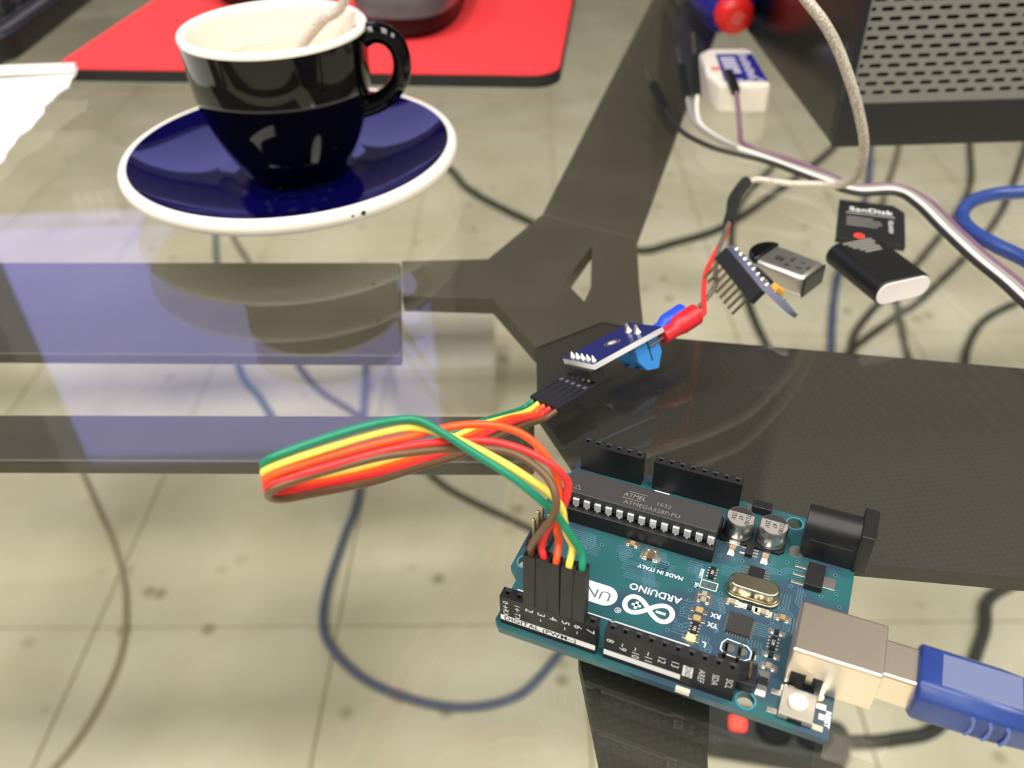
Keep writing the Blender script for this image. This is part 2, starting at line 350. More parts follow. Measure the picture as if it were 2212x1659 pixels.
# pin headers with real sockets
def header(x0, npin, yc, label=None):
    x1 = x0 + 2.54 * npin
    g = bpy.data.meshes
    holes = [[(x0 + 2.54 * k + 1.27 + a * .36, yc + b * .36) for a, b in ((-1, -1), (1, -1), (1, 1), (-1, 1))] for k in range(npin)]
    h = finish(plate_mesh([(x0 + .05, yc - 1.25), (x1 - .05, yc - 1.25), (x1 - .05, yc + 1.25), (x0 + .05, yc + 1.25)], holes, T + .9, T + 8.5), 'pin_header', blk2, bd)
    G().box(x0 + .05, x1 - .05, yc - 1.25, yc + 1.25, T, T + .88).build('header_base', blk2, h)
    cg = G()
    for k in range(npin):     # light caught on each socket's bevelled lead-in, painted as a flat grey patch
        cx = x0 + 2.54 * k + 1.27; z = T + 8.515
        cg.add([(cx - .8, yc + .95, z), (cx + .8, yc + .95, z), (cx + .42, yc + .4, z - .005), (cx - .42, yc + .4, z - .005)], [(3, 2, 1, 0)])
    cg.build('chamfer_glint', mat('glint_grey', (58, 58, 58), .45), h)
    pins = G()
    for k in range(npin): pins.box(x0 + 2.54 * k + 1.02, x0 + 2.54 * k + 1.52, yc - .3, yc + .3, .15, T - 1.6)
    pins.build('solder_tails', tin, h)
    return h
hd1 = header(-30.48, 8, -24.13); hd2 = header(-8.64, 10, -24.13); hd3 = header(-30.48, 6, 24.13); hd4 = header(-12.7, 8, 24.13)
FY = -25.4
for x0, x1, h in ((-30.35, -10.25, hd1), (-8.5, 6.65, hd2)):
    G().add([(x0, FY, T + 1.3), (x1, FY, T + 1.3), (x1, FY, T + 2.9), (x0, FY, T + 2.9)], [(0, 1, 2, 3)]).build('printed_band', ink, h)
text('band_lettering', 'DIGITAL (PWM~)', 1.75, (-29.6, FY, T + 2.08), (1, 0, 0), (0, 0, 1), darkink, hd1, 'LEFT', 1.12, .0002 * 100)
DN = ((0, 0, -1), (1, 0, 0))
for k, s_ in enumerate(['0\u2192RX', '1\u2190TX', '2', '3', '4', '5', '6', '7']):
    x = -29.21 + 2.54 * k
    text('pin_number', s_, 1.7 if len(s_) > 1 else 2.3, (x, FY, T + 7.5), *DN, ink, hd1, 'LEFT')
    if s_ in '356': text('pin_number', '~', 1.7, (x, FY, T + 5.6), *DN, ink, hd1, 'LEFT')
for k, s_ in enumerate(['8', '~9', '~10', '~11', '12', '13', 'GND', 'AREF', 'SDA', 'SCL']):
    x = -7.37 + 2.54 * k
    if s_ == 'GND':
        G().add([(x - .95, FY - .01, T + 2.9), (x + .95, FY - .01, T + 2.9), (x + .95, FY - .01, T + 6.2), (x - .95, FY - .01, T + 6.2)], [(0, 1, 2, 3)]).build('printed_tab', ink, hd2)
        text('pin_number', s_, 1.5, (x, FY - .01, T + 4.55), *DN, darkink, hd2)
    else: text('pin_number', s_, 2.1 if k < 6 else 1.75, (x, FY, T + 6.6), *DN, ink, hd2, 'LEFT')

# microcontroller in its socket
dip = G().prism([(-29.4, 7.3), (5.4, 7.3), (5.4, 14.5), (-29.4, 14.5)], T + 4.7, T + 8.1).build('microcontroller_chip', mat('chip_epoxy', (52, 51, 51), .55), bd, bevel=.25)
G().box(-29.6, 5.6, 5.7, 8.6, T, T + 4.2).build('chip_socket', blk2, bd, bevel=.2); G().box(-29.6, 5.6, 13.2, 16.1, T, T + 4.2).build('chip_socket', blk2, bd, bevel=.2)
for k in range(14):
    x = -28.5 + 2.54 * k
    for yy, sg in ((6.95, -1), (14.85, 1)):
        g = G().box(x - .75, x + .75, yy - .14, yy + .14, T + 4.6, T + 6.6); g.box(x - .75, x + .75, min(yy, yy - sg * .6), max(yy, yy - sg * .6), T + 6.35, T + 6.62); g.box(x - .28, x + .28, yy - .12, yy + .12, T + 3.6, T + 4.6)
        g.build('chip_leg', legm, dip, bevel=.06, seg=1)
U = ((1, 0, 0), (0, 1, 0))
text('chip_lettering', 'ATMEGA328P-PU', 1.55, (-9.2, 8.75, T + 8.1), *U, inkgrey, dip, sx=1.05)
text('chip_lettering', '1632', 1.55, (-7.0, 10.75, T + 8.1), *U, inkgrey, dip, sx=1.05)
text('chip_lettering', 'ATMEL', 1.7, (-13.6, 11.0, T + 8.1), *U, inkgrey, dip, sx=.95, bold=.02)
lg = G(); strip(lg, [(-15.2, 12.2), (-11.0, 12.2)], .16, T + 8.13); strip(lg, [(-16.2, 9.95), (-12.0, 9.95)], .16, T + 8.13); lg.build('chip_lettering', inkgrey, dip)
lg = G(); strip(lg, [(-27.1, 8.6), (-25.6, 8.6), (-26.35, 9.9), (-27.1, 8.6)], .12, T + 8.13); lg.build('chip_lettering', inkgrey, dip)

# electrolytic capacitors
alum = mat('brushed_aluminium', (205, 203, 200), .32, 1.0); capink = mat('cap_dark', (48, 47, 47), .4); captop = mat('cap_top', (202, 194, 190), .35, .7)
for cx, cy in ((9.05, 16.3), (16.25, 16.6)):
    c = G().lathe([(0, .6), (2.9, .6), (3.15, .85), (3.15, 1.15), (3.0, 1.35), (3.15, 1.6), (3.15, 5.3), (2.9, 5.65)], 40).build('electrolytic_capacitor', alum, bd, (cx, cy, T), smooth=40)
    G().prism([(-3.3, -3.3), (2.3, -3.3), (3.3, -2.3), (3.3, 2.3), (2.3, 3.3), (-3.3, 3.3)], 0, .62).build('capacitor_base', blk2, c)
    G().cyl(0, 0, 5.65, 5.7, 2.9, 40).build('capacitor_top', captop, c)
    G().prism([(2.85 * math.cos(R(a)), 2.85 * math.sin(R(a))) for a in range(20, 161, 10)], 5.7, 5.715).build('polarity_mark', capink, c)
    for k, s_ in enumerate(('72180', '47', '25V')): text('capacitor_marking', s_, 1.35, (1.55 - 1.5 * k, -.55 + (.1 if k else -.15), 5.72), (0, -1, 0), (1, 0, 0), darkink, c, sx=.95)
    for sg in (-1, 1): G().box(-.5, .5, sg * 3.5 - .7, sg * 3.5 + .7, 0, .15).build('solder_pad', tinmat, c)

# barrel power jack
jk = G().box(33.4, 36.3, 14.6, 23.5, T, T + 11).build('power_jack', blk, bd, bevel=.25)
pr = [(15, 0), (23.2, 0), (23.2, 6.6)] + [(19.1 + 4.1 * math.cos(R(a)), 6.6 + 4.1 * math.sin(R(a))) for a in range(15, 170, 12)] + [(15, 6.6)]
g = G(); n_ = len(pr)
g.add([(22.5, y, T + z) for y, z in pr] + [(33.4, y, T + z) for y, z in pr], [tuple(range(n_ - 1, -1, -1)), tuple(range(n_, 2 * n_))] + [(i, (i + 1) % n_, n_ + (i + 1) % n_, n_ + i) for i in range(n_)])
g.build('jack_barrel', blk, jk, smooth=40)
G().box(24, 32.6, 14.93, 15.05, T + 5.6, T + 5.85).build('jack_seam', mat('seam_grey', (62, 62, 62), .5), jk)
G().cyl(22.0, 15.8, T, T + .3, 1.6, 20).build('solder_pad', tinmat, jk)
# USB socket
us = G().box(24.7, 40.5, -17.95, -6.05, T + .2, T + 11).build('usb_socket', nick, bd, bevel=.5, seg=3)
G().box(25.6, 31.5, -18.02, -17.96, T + .4, T + 4.6).build('socket_window', blk2, us); G().box(28.4, 29.6, -18.06, -18.0, T + 2.2, T + 6.2).build('socket_spring', nick, us)
for x, y in ((31.4, -18.6), (31.4, -5.4)): G().cyl(x, y, T, T + .7, 1.5, 18, 1.0).build('solder_pad', tinmat, us)
# reset button
bt = G().box(24.95, 31.1, -25.5, -19.35, T + .3, T + 1.75).build('reset_button', mat('button_plate', (168, 164, 154), .4, .55), bd, bevel=.12)
G().lathe([(0, 0), (1.75, 0), (1.75, .75), (1.6, .9), (0, .9)], 28).build('button_cap', mat('cream_plastic', (226, 218, 196), .45), bt, (28.0, -22.4, T + 1.75), smooth=40)
G().box(26.7, 29.3, -25.62, -25.5, T, T + 1.2).build('button_notch', blk2, bt)
for x, y in ((24.0, -20.4), (23.9, -24.5), (32.1, -20.4), (32.1, -24.9)): G().box(x - 1.0, x + 1.0, y - .6, y + .6, T, T + .3).build('solder_pad', tinmat, bt, bevel=.1)
for y in (-20.3, -22.4): G().box(32.0, 33.0, y - .6, y + .6, T, T + .2).build('test_pad', tinmat, bd)
# crystal
def stadium(cx, cy, L, W, n=10):
    r = W / 2; h = L / 2 - r
    return [(cx + h + r * math.cos(R(-90 + 180 * i / n)), cy + r * math.sin(R(-90 + 180 * i / n))) for i in range(n + 1)] + [(cx - h + r * math.cos(R(90 + 180 * i / n)), cy + r * math.sin(R(90 + 180 * i / n))) for i in range(n + 1)]
xtm = mat('crystal_can', (196, 186, 160), .26, 1.0)
xt = G().prism(stadium(15.4, .55, 10.2, 3.9), T + .8, T + 3.7).build('crystal_can', xtm, bd, bevel=.3, smooth=50)
G().prism(stadium(15.4, .55, 11.2, 4.8), T + .25, T + .8).build('can_flange', xtm, xt, bevel=.12, smooth=50)
# regulator, small chips, chip resistors and capacitors
rg = G().box(24.9, 28.4, 6.2, 12.6, T + .1, T + 1.75).build('voltage_regulator', blk, bd, bevel=.15)
G().box(28.4, 31.0, 7.8, 11.0, T, T + .35).build('heat_tab', tinmat, rg, bevel=.1)
for y in (11.7, 9.4, 7.1): G().box(22.2, 24.9, y - .42, y + .42, T, T + .45).build('lead', tinmat, rg, bevel=.12)
s8 = G().box(13.5, 16.7, 4.5, 7.5, T + .1, T + 1.1).build('small_chip', blk, bd, bevel=.1)
for k in range(4):
    for x in (12.9, 17.3): G().box(x - .7, x + .7, 4.85 + .75 * k - .15, 4.85 + .75 * k + .15, T, T + .4).build('lead', tinmat, s8)
s5 = G().box(11.7, 13.3, 10.3, 13.2, T + .1, T + 1.2).build('small_chip', blk, bd, bevel=.1)
for x, y in ((11.2, 12.6), (11.2, 10.9), (13.8, 12.6), (13.8, 11.75), (13.8, 10.9)): G().box(x - .6, x + .6, y - .22, y + .22, T, T + .35).build('lead', tinmat, s5)
dd = G().box(10.5, 14.8, 23.8, 26.3, T + .1, T + 2.2).build('diode', blk, bd, bevel=.25)
G().box(9.4, 10.6, 24.4, 25.7, T, T + .6).build('lead', tinmat, dd)
qf = G().box(12.15, 16.95, -10.55, -5.75, T + .05, T + .9).build('usb_chip', mat('chip_dark', (44, 42, 42), .55), bd, bevel=.05)
for k in range(8):
    q = -1.95 + .56 * k
    for a, b, wx, wy in ((14.55 + q, -10.75, .13, .28), (14.55 + q, -5.55, .13, .28), (11.95, -8.15 + q, .28, .13), (17.15, -8.15 + q, .28, .13)):
        G().box(a - wx, a + wx, b - wy, b + wy, T, T + .22).build('chip_pad', tinmat, qf)
def chipc(x, y, along, body, L=2.0, W=1.25, H=.7, name='chip_capacitor'):
    dx, dy = (L / 2, W / 2) if along == 'x' else (W / 2, L / 2)
    c = G().box(x - dx * (.5 if along == 'x' else 1), x + dx * (.5 if along == 'x' else 1), y - dy * (.5 if along == 'y' else 1), y + dy * (.5 if along == 'y' else 1), T + .05, T + H).build(name, body, bd)
    for sg in (-1, 1):
        px_, py_ = (x + sg * L * .42, y) if along == 'x' else (x, y + sg * L * .42)
        a = (L * .19, W * .52) if along == 'x' else (W * .52, L * .19)
        G().box(px_ - a[0], px_ + a[0], py_ - a[1], py_ + a[1], T, T + H * .92).build('end_cap', tinmat, c, bevel=.12)
        q = (L * .3, W * .6) if along == 'x' else (W * .6, L * .3)
        G().box(px_ + (sg * .35 if along == 'x' else 0) - q[0], px_ + (sg * .35 if along == 'x' else 0) + q[0], py_ + (sg * .35 if along == 'y' else 0) - q[1], py_ + (sg * .35 if along == 'y' else 0) + q[1], T, T + .12).build('solder_pad', tinmat, c)
for x, y, al, b in [(8.85, 11.2, 'y', smdtan), (16.0, 11.4, 'y', smdtan), (6.2, -3.2, 'x', smdgrey), (6.3, -4.7, 'x', smdgrey), (12.0, -2.95, 'x', smdgrey), (18.3, -3.15, 'x', smdgrey), (22.2, -3.1, 'x', smdtan), (21.6, -15.4, 'x', smdgrey), (-11.7, 4.4, 'x', smdtan), (9.0, 13.6, 'x', tinmat), (26.4, -18.9, 'x', smdgrey)]: chipc(x, y, al, b)
for x, y in ((15.5, -2.9), (21.7, -6.9), (21.6, -12.7)): chipc(x, y, 'x', blk, 1.9, 1.0, .5, 'chip_resistor')
chipc(21.2, -19.5, 'y', blk, 3.6, 1.8, 1.0, 'fuse'); chipc(-7.0, 2.5, 'x', mat('fuse_bronze', (130, 104, 76), .35, .6), 2.6, 2.0, .8, 'fuse'); chipc(-7.2, 4.6, 'x', tinmat, 1.6, 1.0, .4, 'chip_resistor')
for x, y, t_ in ((6.4, 3.0, '103'), (6.35, -12.4, '102'), (21.5, -9.85, '220')):
    rn = G().box(x - .6, x + .6, y - 1.6, y + 1.6, T + .05, T + .55).build('resistor_array', blk, bd)
    for k in range(4):
        for sg in (-1, 1): G().box(x + sg * .85 - .28, x + sg * .85 + .28, y - 1.2 + .8 * k - .22, y - 1.2 + .8 * k + .22, T, T + .5).build('end_cap', tinmat, rn, bevel=.08)
    text('resistor_marking', t_, .85, (x, y, T + .56), (0, -1, 0), (1, 0, 0), ink, rn)
ledm = mat('led_off', (168, 140, 96), .35); ledon = mat('led_yellow_lit', (255, 200, 60), .4, emit=(1.0, .62, .12), strength=2.2)
for y, m_ in ((-7.6, ledm), (-9.8, ledm), (-14.75, ledon)):
    l_ = G().box(5.4, 7.0, y - .7, y + .7, T + .05, T + .85).build('indicator_led', m_, bd, bevel=.25, seg=3)
    for x in (4.9, 7.5): G().box(x - .45, x + .45, y - .6, y + .6, T, T + .3).build('solder_pad', tinmat, l_, bevel=.1)
for n_, xs, ys in (('icsp_header', (-31.9, -29.36), (-3.7, -1.16, 1.38)), ('icsp_header', (13.4, 15.94, 18.48), (-18.7, -21.24))):
    hb = G().box(min(xs) - 1.25, max(xs) + 1.25, min(ys) - 1.25, max(ys) + 1.25, T, T + 2.5).build(n_, blk2, bd, bevel=.2)
    for x in xs:
        for y in ys: G().box(x - .32, x + .32, y - .32, y + .32, T + 2.5, T + 8.4).build('pin', gold if x < 0 else mat('dull_pin', (120, 108, 84), .35, 1.0), hb, bevel=.12, seg=1)
# silkscreen
IV = ((-1, 0, 0), (0, -1, 0))
def silk(pts, w): g = G(); strip(g, pts, w, T + .02); return g.build('silkscreen', ink, bd)
text('board_lettering', 'ARDUINO', 2.35, (-3.4, -6.45, T), *IV, ink, bd, sx=1.0, bold=.05)
text('board_lettering', 'MADE IN ITALY', 1.35, (-3.9, -.65, T), *IV, ink, bd, sx=1.02, bold=.04)
text('board_lettering', 'RX', 1.5, (9.6, -7.4, T), *IV, ink, bd, bold=.05); text('board_lettering', 'TX', 1.5, (9.5, -9.9, T), *IV, ink, bd, bold=.05); text('board_lettering', 'L', 1.7, (9.0, -15.0, T), *IV, ink, bd, bold=.05)
text('board_lettering', 'RESET', 1.25, (33.6, -22.4, T), (0, -1, 0), (1, 0, 0), ink, bd, bold=.05); text('board_lettering', 'RESET', 1.0, (4.3, 2.2, T), (0, -1, 0), (1, 0, 0), ink, bd, bold=.03)
text('board_lettering', 'EN', 1.0, (4.0, -1.2, T), (0, -1, 0), (1, 0, 0), ink, bd, bold=.03)
text('board_lettering', 'JP2', 1.0, (18.6, -14.3, T), (0, -1, 0), (1, 0, 0), ink, bd, bold=.03)
text('board_lettering', '\u00ae', 1.9, (-9.25, -13.5, T), *IV, ink, bd)
# infinity emblem: two eyes with a plus and a minus
L_ = []
for i in range(97):
    t = 2 * math.pi * i / 96; d = 1 + math.sin(t) ** 2
    L_.append((-3.55 + 4.95 * math.cos(t) / d ** .82, -10.95 + 5.6 * math.sin(t) * math.cos(t) / d ** .95))
silk(L_, 1.05)
silk([(-7.0, -10.95), (-5.3, -10.95)], .6); silk([(-6.15, -10.1), (-6.15, -11.8)], .6); silk([(-1.85, -10.95), (-.05, -10.95)], .6)
finish(plate_mesh([(-24.5, -8.4), (-12.9, -8.4)] + [(-12.9 + 2.6 * math.cos(R(a)), -11.0 + 2.6 * math.sin(R(a))) for a in range(80, -91, -10)] + [(-24.5, -13.6)], [], T, T + .02), 'name_badge', ink, bd)
text('board_lettering', 'UNO', 3.3, (-16.0, -11.0, T + .02), *IV, mat('badge_line', (90, 100, 110), .6), bd, sx=1.15)
silk([(-30.4, -16.45), (6.4, -16.45)], .28); silk([(-9.45, -16.45), (-9.45, -18.3)], .9)
silk([(-11.6, 22.2), (-8.3, 22.2)], .9)
sj = [(4.75, -1.35), (8.2, -1.35), (8.2, .75), (4.75, .75), (4.75, -1.35)]; silk(sj, .2)
for x in (5.7, 7.3): G().box(x - .6, x + .6, -.9, .3, T, T + .1).build('solder_pad', tinmat, bd)
silk([(12.2, -13.2), (13.0, -12.0), (17.0, -12.3), (18.0, -13.3), (18.0, -15.0), (17.0, -15.8), (13.2, -15.6), (12.2, -14.8), (12.2, -13.2)], .25); silk([(13.2, -15.6), (12.2, -16.4), (12.0, -17.4)], .25); silk([(17, -15.8), (17.8, -16.8), (17.6, -17.8)], .25)
for x in (14.0, 16.4): G().cyl(x, -13.9, T, T + .1, .85, 18).build('solder_pad', tinmat, bd)
G().box(6.3, 9.0, -26.72, -25.9, T - 1.0, T + .04).build('edge_pad', mat('cream_mark', (228, 214, 190), .5), bd)

# ------------------------------------------------------------------ rainbow jumper wires
WP = {
'brown': (0, (104, 76, 52), [(11.3, 174.9, 6.2), (7.3, 171.9, 5.8), (0.4, 156.4, 16.8), (-10.7, 138.3, 26.2), (-19.7, 127.7, 32.2), (-27.2, 119.0, 37.3), (-36.5, 111.5, 42.2), (-40.0, 108.2, 44.6), (-41.6, 106.3, 46.9), (-41.3, 105.4, 49.0), (-39.7, 105.2, 50.4), (-35.5, 106.4, 51.2), (-24.4, 110.0, 51.7), (-17.0, 112.5, 50.7), (-9.4, 115.3, 48.7), (-1.9, 115.6, 47.5), (2.5, 113.7, 46.6), (5.9, 110.5, 45.1), (7.1, 107.9, 42.5), (6.5, 107.5, 38.8), (4.4, 108.2, 34.1), (2.8, 109.1, 29.7)]),
'red': (1, (226, 50, 48), [(9.8, 176.9, 5.5), (5.9, 173.9, 5.0), (-0.9, 155.6, 19.1), (-13.0, 140.4, 25.6), (-23.0, 129.2, 30.8), (-30.2, 120.2, 37.1), (-36.7, 112.8, 42.3), (-40.3, 108.9, 45.4), (-41.6, 106.3, 48.6), (-41.3, 105.8, 50.4), (-38.6, 106.0, 51.4), (-31.8, 107.8, 52.2), (-22.0, 111.6, 52.1), (-14.5, 114.5, 50.9), (-8.1, 116.9, 49.1), (-2.7, 117.3, 47.9), (2.6, 116.1, 46.5), (6.9, 114.5, 44.5), (9.4, 113.5, 41.6), (9.5, 112.9, 39.2), (8.7, 112.1, 36.5), (7.0, 111.2, 33.9), (5.3, 110.4, 31.2), (4.6, 109.5, 28.5)]),
'orange': (2, (240, 86, 34), [(8.4, 178.9, 4.7), (4.5, 175.9, 4.3), (-2.3, 156.9, 19.0), (-14.8, 142.3, 24.8), (-24.8, 131.1, 30.0), (-31.8, 121.1, 36.7), (-38.0, 113.2, 42.8), (-41.0, 109.0, 47.2), (-41.8, 106.8, 50.1), (-41.3, 106.2, 51.7), (-38.5, 106.5, 52.9), (-32.9, 108.3, 53.5), (-24.4, 111.5, 53.5), (-17.5, 114.6, 52.6), (-13.3, 117.5, 51.4), (-8.0, 119.4, 50.6), (-2.6, 119.9, 49.6), (2.2, 119.4, 47.4), (5.7, 117.6, 44.3), (7.5, 115.7, 41.1), (8.2, 113.4, 38.3), (7.9, 111.7, 35.3), (7.4, 110.7, 32.4), (7.8, 110.0, 29.1)]),
'yellow': (3, (236, 218, 92), [(7.0, 180.9, 4.0), (3.1, 177.9, 3.5), (-6.5, 153.5, 21.2), (-14.8, 143.8, 25.1), (-24.9, 132.6, 30.3), (-32.0, 122.5, 36.9), (-38.3, 114.6, 43.0), (-41.2, 109.8, 48.2), (-41.9, 107.3, 51.5), (-41.2, 106.7, 53.1), (-38.3, 107.0, 54.3), (-32.7, 108.8, 55.0), (-25.5, 112.0, 55.0), (-19.4, 114.7, 54.3), (-16.5, 115.8, 53.3), (-13.2, 116.0, 52.0), (-8.0, 115.3, 49.5), (-1.5, 113.8, 45.9), (3.8, 111.9, 42.8), (6.4, 110.9, 40.7), (8.2, 110.2, 38.2), (8.7, 109.7, 35.1), (9.3, 109.1, 32.1), (10.3, 108.7, 29.2)]),
'green': (4, (24, 128, 96), [(5.6, 182.8, 3.2), (1.6, 179.8, 2.8), (-7.5, 153.8, 21.5), (-14.9, 145.2, 25.2), (-25.0, 134.1, 30.5), (-32.1, 124.0, 37.1), (-38.5, 116.2, 43.3), (-41.5, 110.6, 49.2), (-41.9, 107.8, 52.8), (-41.0, 107.2, 54.6), (-38.1, 107.6, 55.9), (-29.9, 110.4, 57.0), (-24.1, 112.9, 56.9), (-20.3, 114.8, 56.1), (-17.6, 115.6, 55.6), (-15.3, 115.6, 54.7), (-12.3, 114.8, 52.9), (-6.7, 113.2, 49.2), (-0.2, 111.1, 45.0), (4.8, 109.8, 40.2), (7.7, 109.0, 36.7), (10.1, 107.8, 32.8), (11.8, 107.0, 29.4)])}
CO = (22.78, 182.56, 9.05)
CM = frame(CO, (.79502, .59985, .09014), (-.55467, .77906, -.29224), (-.24553, .18234, .95209))
LEAN = [1.2, 0.2, 1.4, 1.0, .2]
for nm, (k, rgb, pts) in WP.items():
    w = empty('jumper_wire', M=Matrix.Translation(Vector(pts[0]) * S)); inv = Matrix.Translation(-Vector(pts[0]) * S)
    tag(w, '%s jumper wire of the rainbow ribbon looping from sensor board to pin header' % nm, 'jumper wire', 'rainbow jumper wires')
    lx = -24.13 + 2.54 * k
    top = Vector(bw(lx, -23.9, 27.0)); dn = Vector(bw(lx, -24.0, 24.0))
    P = pts + [tuple(top), tuple(dn)]
    g = G().tube(P, .73, 12, 8); g.v = [tuple(Vector(p) - Vector(pts[0])) for p in g.v]
    g.build('wire', mat('wire_' + nm, rgb, .38), w, smooth=60)
    # female housing at the sensor end
    h = G().box(-14, 0, 2.54 * k + .06, 2.54 * k + 2.48, -2.5, 0); h.build('socket_housing', blk2, w, bevel=.15, M=inv @ CM)
    G().box(-8.6, -3.4, 2.54 * k + .9, 2.54 * k + 1.7, -.02, .03).build('latch_slot', mat('slot_black', (6, 6, 6), .6), w, M=inv @ CM)
    G().box(-4.2, -3.1, 2.54 * k + .75, 2.54 * k + 1.8, .0, .06).build('contact', tin, w, M=inv @ CM)
    # male housing standing in the board header
    hm = BM @ Matrix.Translation((lx * S, -24.13 * S, 13.15 * S)) @ Matrix.Rotation(R(-1.5 + LEAN[k]), 4, 'X') @ Matrix.Rotation(R(LEAN[(k + 2) % 5] - .8), 4, 'Y')
    g = G().box(-1.2, 1.2, -1.25, 1.25, 0, 13.0); g.box(-1.2, 1.2, -1.25, -.95, 13.0, 14.2); g.box(-1.2, 1.2, .95, 1.25, 13.0, 14.2); g.box(-1.2, -.92, -.95, .95, 13.0, 14.2); g.box(.92, 1.2, -.95, .95, 13.0, 14.2)
    g.build('plug_housing', blk2, w, M=inv @ hm)
    G().box(1.17, 1.22, -.6, .6, 2.5, 7.5).build('latch_slot', mat('slot_black', (6, 6, 6), .6), w, M=inv @ hm)
    G().box(-.3, .3, -.3, .3, -6, 0).build('pin', tin, w, M=inv @ hm)

# ------------------------------------------------------------------ thermocouple amplifier module
MM = frame((21.4, 183.5, 14.4), (.826, .558, .079), (-.479, .769, -.423), (-.297, .311, .903))
md = empty('sensor_amplifier_board', M=MM); tag(md, 'small dark blue circuit board with light blue screw terminal underneath', 'circuit board')
LM, WM = 24.3, 15.0
navy = mat('navy_solder_mask', (16, 32, 92), .35); edgew = mat('pcb_edge', (205, 205, 205), .6)
finish(plate_mesh([(0, 0), (LM, 0), (LM, WM), (0, WM)], [circ(12.2, 7.6, 1.3)], -1.55, -.02), 'circuit_board', edgew, md)
finish(plate_mesh([(.02, .02), (LM - .02, .02), (LM - .02, WM - .02), (.02, WM - .02)], [circ(12.2, 7.6, 2.3)], -.02, .02), 'solder_mask', navy, md)
finish(plate_mesh(circ(12.2, 7.6, 2.2), [circ(12.2, 7.6, 1.3)], -.02, .03), 'mounting_ring', mat('ring_grey', (120, 120, 118), .35, .8), md)
for k in range(5):
    y = 2.1 + 2.54 * k
    G().lathe([(.95, 0), (.75, .35), (.3, 1.3), (0, 1.7)], 14).build('solder_joint', tinmat, md, (1.7, y, 0), smooth=50)
for y in (5.0, 9.2): G().lathe([(1.25, 0), (.9, .5), (.55, 1.5), (.4, 2.4), (0, 2.6)], 14).build('solder_joint', tinmat, md, (19.4, y, 0), smooth=50)
G().box(-1.2, 2.9, .9, 13.6, -4.6, -1.55).build('pin_strip', blk2, md, bevel=.2)
for k in range(5): G().box(-2.0, -1.1, 1.9 + 2.54 * k, 2.5 + 2.54 * k, -4.6, -3.9).build('pin', tin, md)
sky = mat('sky_blue_plastic', (48, 128, 198), .42)
pf = [(15.0, -1.6), (23.2, -1.6), (23.4, -7.2), (20.8, -11.2), (17.0, -10.2), (15.0, -7.0)]
g = G(); n_ = len(pf); g.add([(x, 2.2, z) for x, z in pf] + [(x, 12.6, z) for x, z in pf], [tuple(range(n_)), tuple(range(2 * n_ - 1, n_ - 1, -1))] + [(i, n_ + i, n_ + (i + 1) % n_, (i + 1) % n_) for i in range(n_)])
g.build('screw_terminal', sky, md, bevel=.2)
G().box(19.3, 19.7, 2.12, 2.25, -8.2, -1.7).build('terminal_groove', mat('groove_navy', (18, 38, 72), .6), md)
for y in (4.6, 9.8): G().cyl(0, 0, 0, .1, 1.2, 18).build('terminal_screw', mat('screw_dark', (40, 70, 100), .4, .5), md, (15.9, y, -8.7), (R(0), R(145), 0))

# ------------------------------------------------------------------ thermocouple cable
tcable = empty('thermocouple_cable', (83, 292, 0)); TO = Vector((83, 292, 0))
tag(tcable, 'silver braided sensor cable with red and blue crimp lugs, dipping into the cup', 'cable')
def wt(name, pts, r, m, n=12, sub=8):
    g = G().tube(pts, r, n, sub); g.v = [tuple(Vector(p) - TO) for p in g.v]; return g.build(name, m, tcable, smooth=60)
wm = lambda x, y, z: tuple(p / S for p in (MM @ Vector((x * S, y * S, z * S))))
for nm, y, rgb, r in (('red', 2.6, (206, 34, 44), 2.95), ('blue', 8.2, (32, 70, 210), 2.8)):
    cr = wt('crimp_sleeve', [wm(25.2, y, -3.6), wm(27.5, y, -3.6), wm(30, y, -3.4), wm(32, y, -3.0), wm(35, y, -2.8), wm(37.5, y, -2.6), wm(38.3, y, -2.6)],
            (lambda t, r=r: r * (.74 if t < .3 else (.74 + .3 * (t - .3) / .22 if t < .52 else (1.04 if t < .93 else .72)))), mat('vinyl_' + nm, rgb, .35), 18, 4)
    cr['label'] = '%s vinyl crimp sleeve' % nm
    a = wm(19.5, y - (1.2 if nm == 'red' else 0), -3.7); b = wm(25.6, y - (.4 if nm == 'red' else 0), -3.7); sp = G().box(0, 6.2, -.45, .45, -.35, .35)
    sf = seg_frame(a, b); sp.build('spade_lug', tin, tcable, M=Matrix.Translation(-TO * S) @ sf, bevel=.1)
redw = mat('wire_red', (226, 50, 48), .38)
rend = wm(38, 2.6, -2.6); bend = wm(38, 8.0, -2.6)
wt('lead_wire', [rend, (57.0, 215, 8), (59.5, 226, 4.5), (62.0, 238, 3.2), (64.5, 247, 2.5), (70, 259.5, 2.2), (75.5, 271, 2.2), (79.7, 281.5, 2.5)], .85, redw)['label'] = 'red insulated lead'
gb = braid_mat('grey_braid', (60, 54, 48), (128, 118, 104), 1600)
wt('lead_wire', [bend, (55.0, 219, 6), (60.0, 228, 3.6), (65.0, 236, 4.2), (67.5, 247, 3.4), (71, 259.5, 3.0), (75.2, 270.5, 3.2), (79.5, 281.2, 2.9)], .8, gb)['label'] = 'grey braided lead'
wt('heat_shrink', [(78.6, 279, 2.7), (81.2, 286.5, 2.8), (83.6, 295.5, 2.8), (86.3, 301.5, 2.8), (89.6, 307.5, 2.8), (92.2, 311.5, 2.8)], 2.1, mat('heat_shrink_black', (30, 29, 28), .6), 14)
silver = braid_mat('silver_braid', (170, 158, 142), (228, 218, 204), 1500)
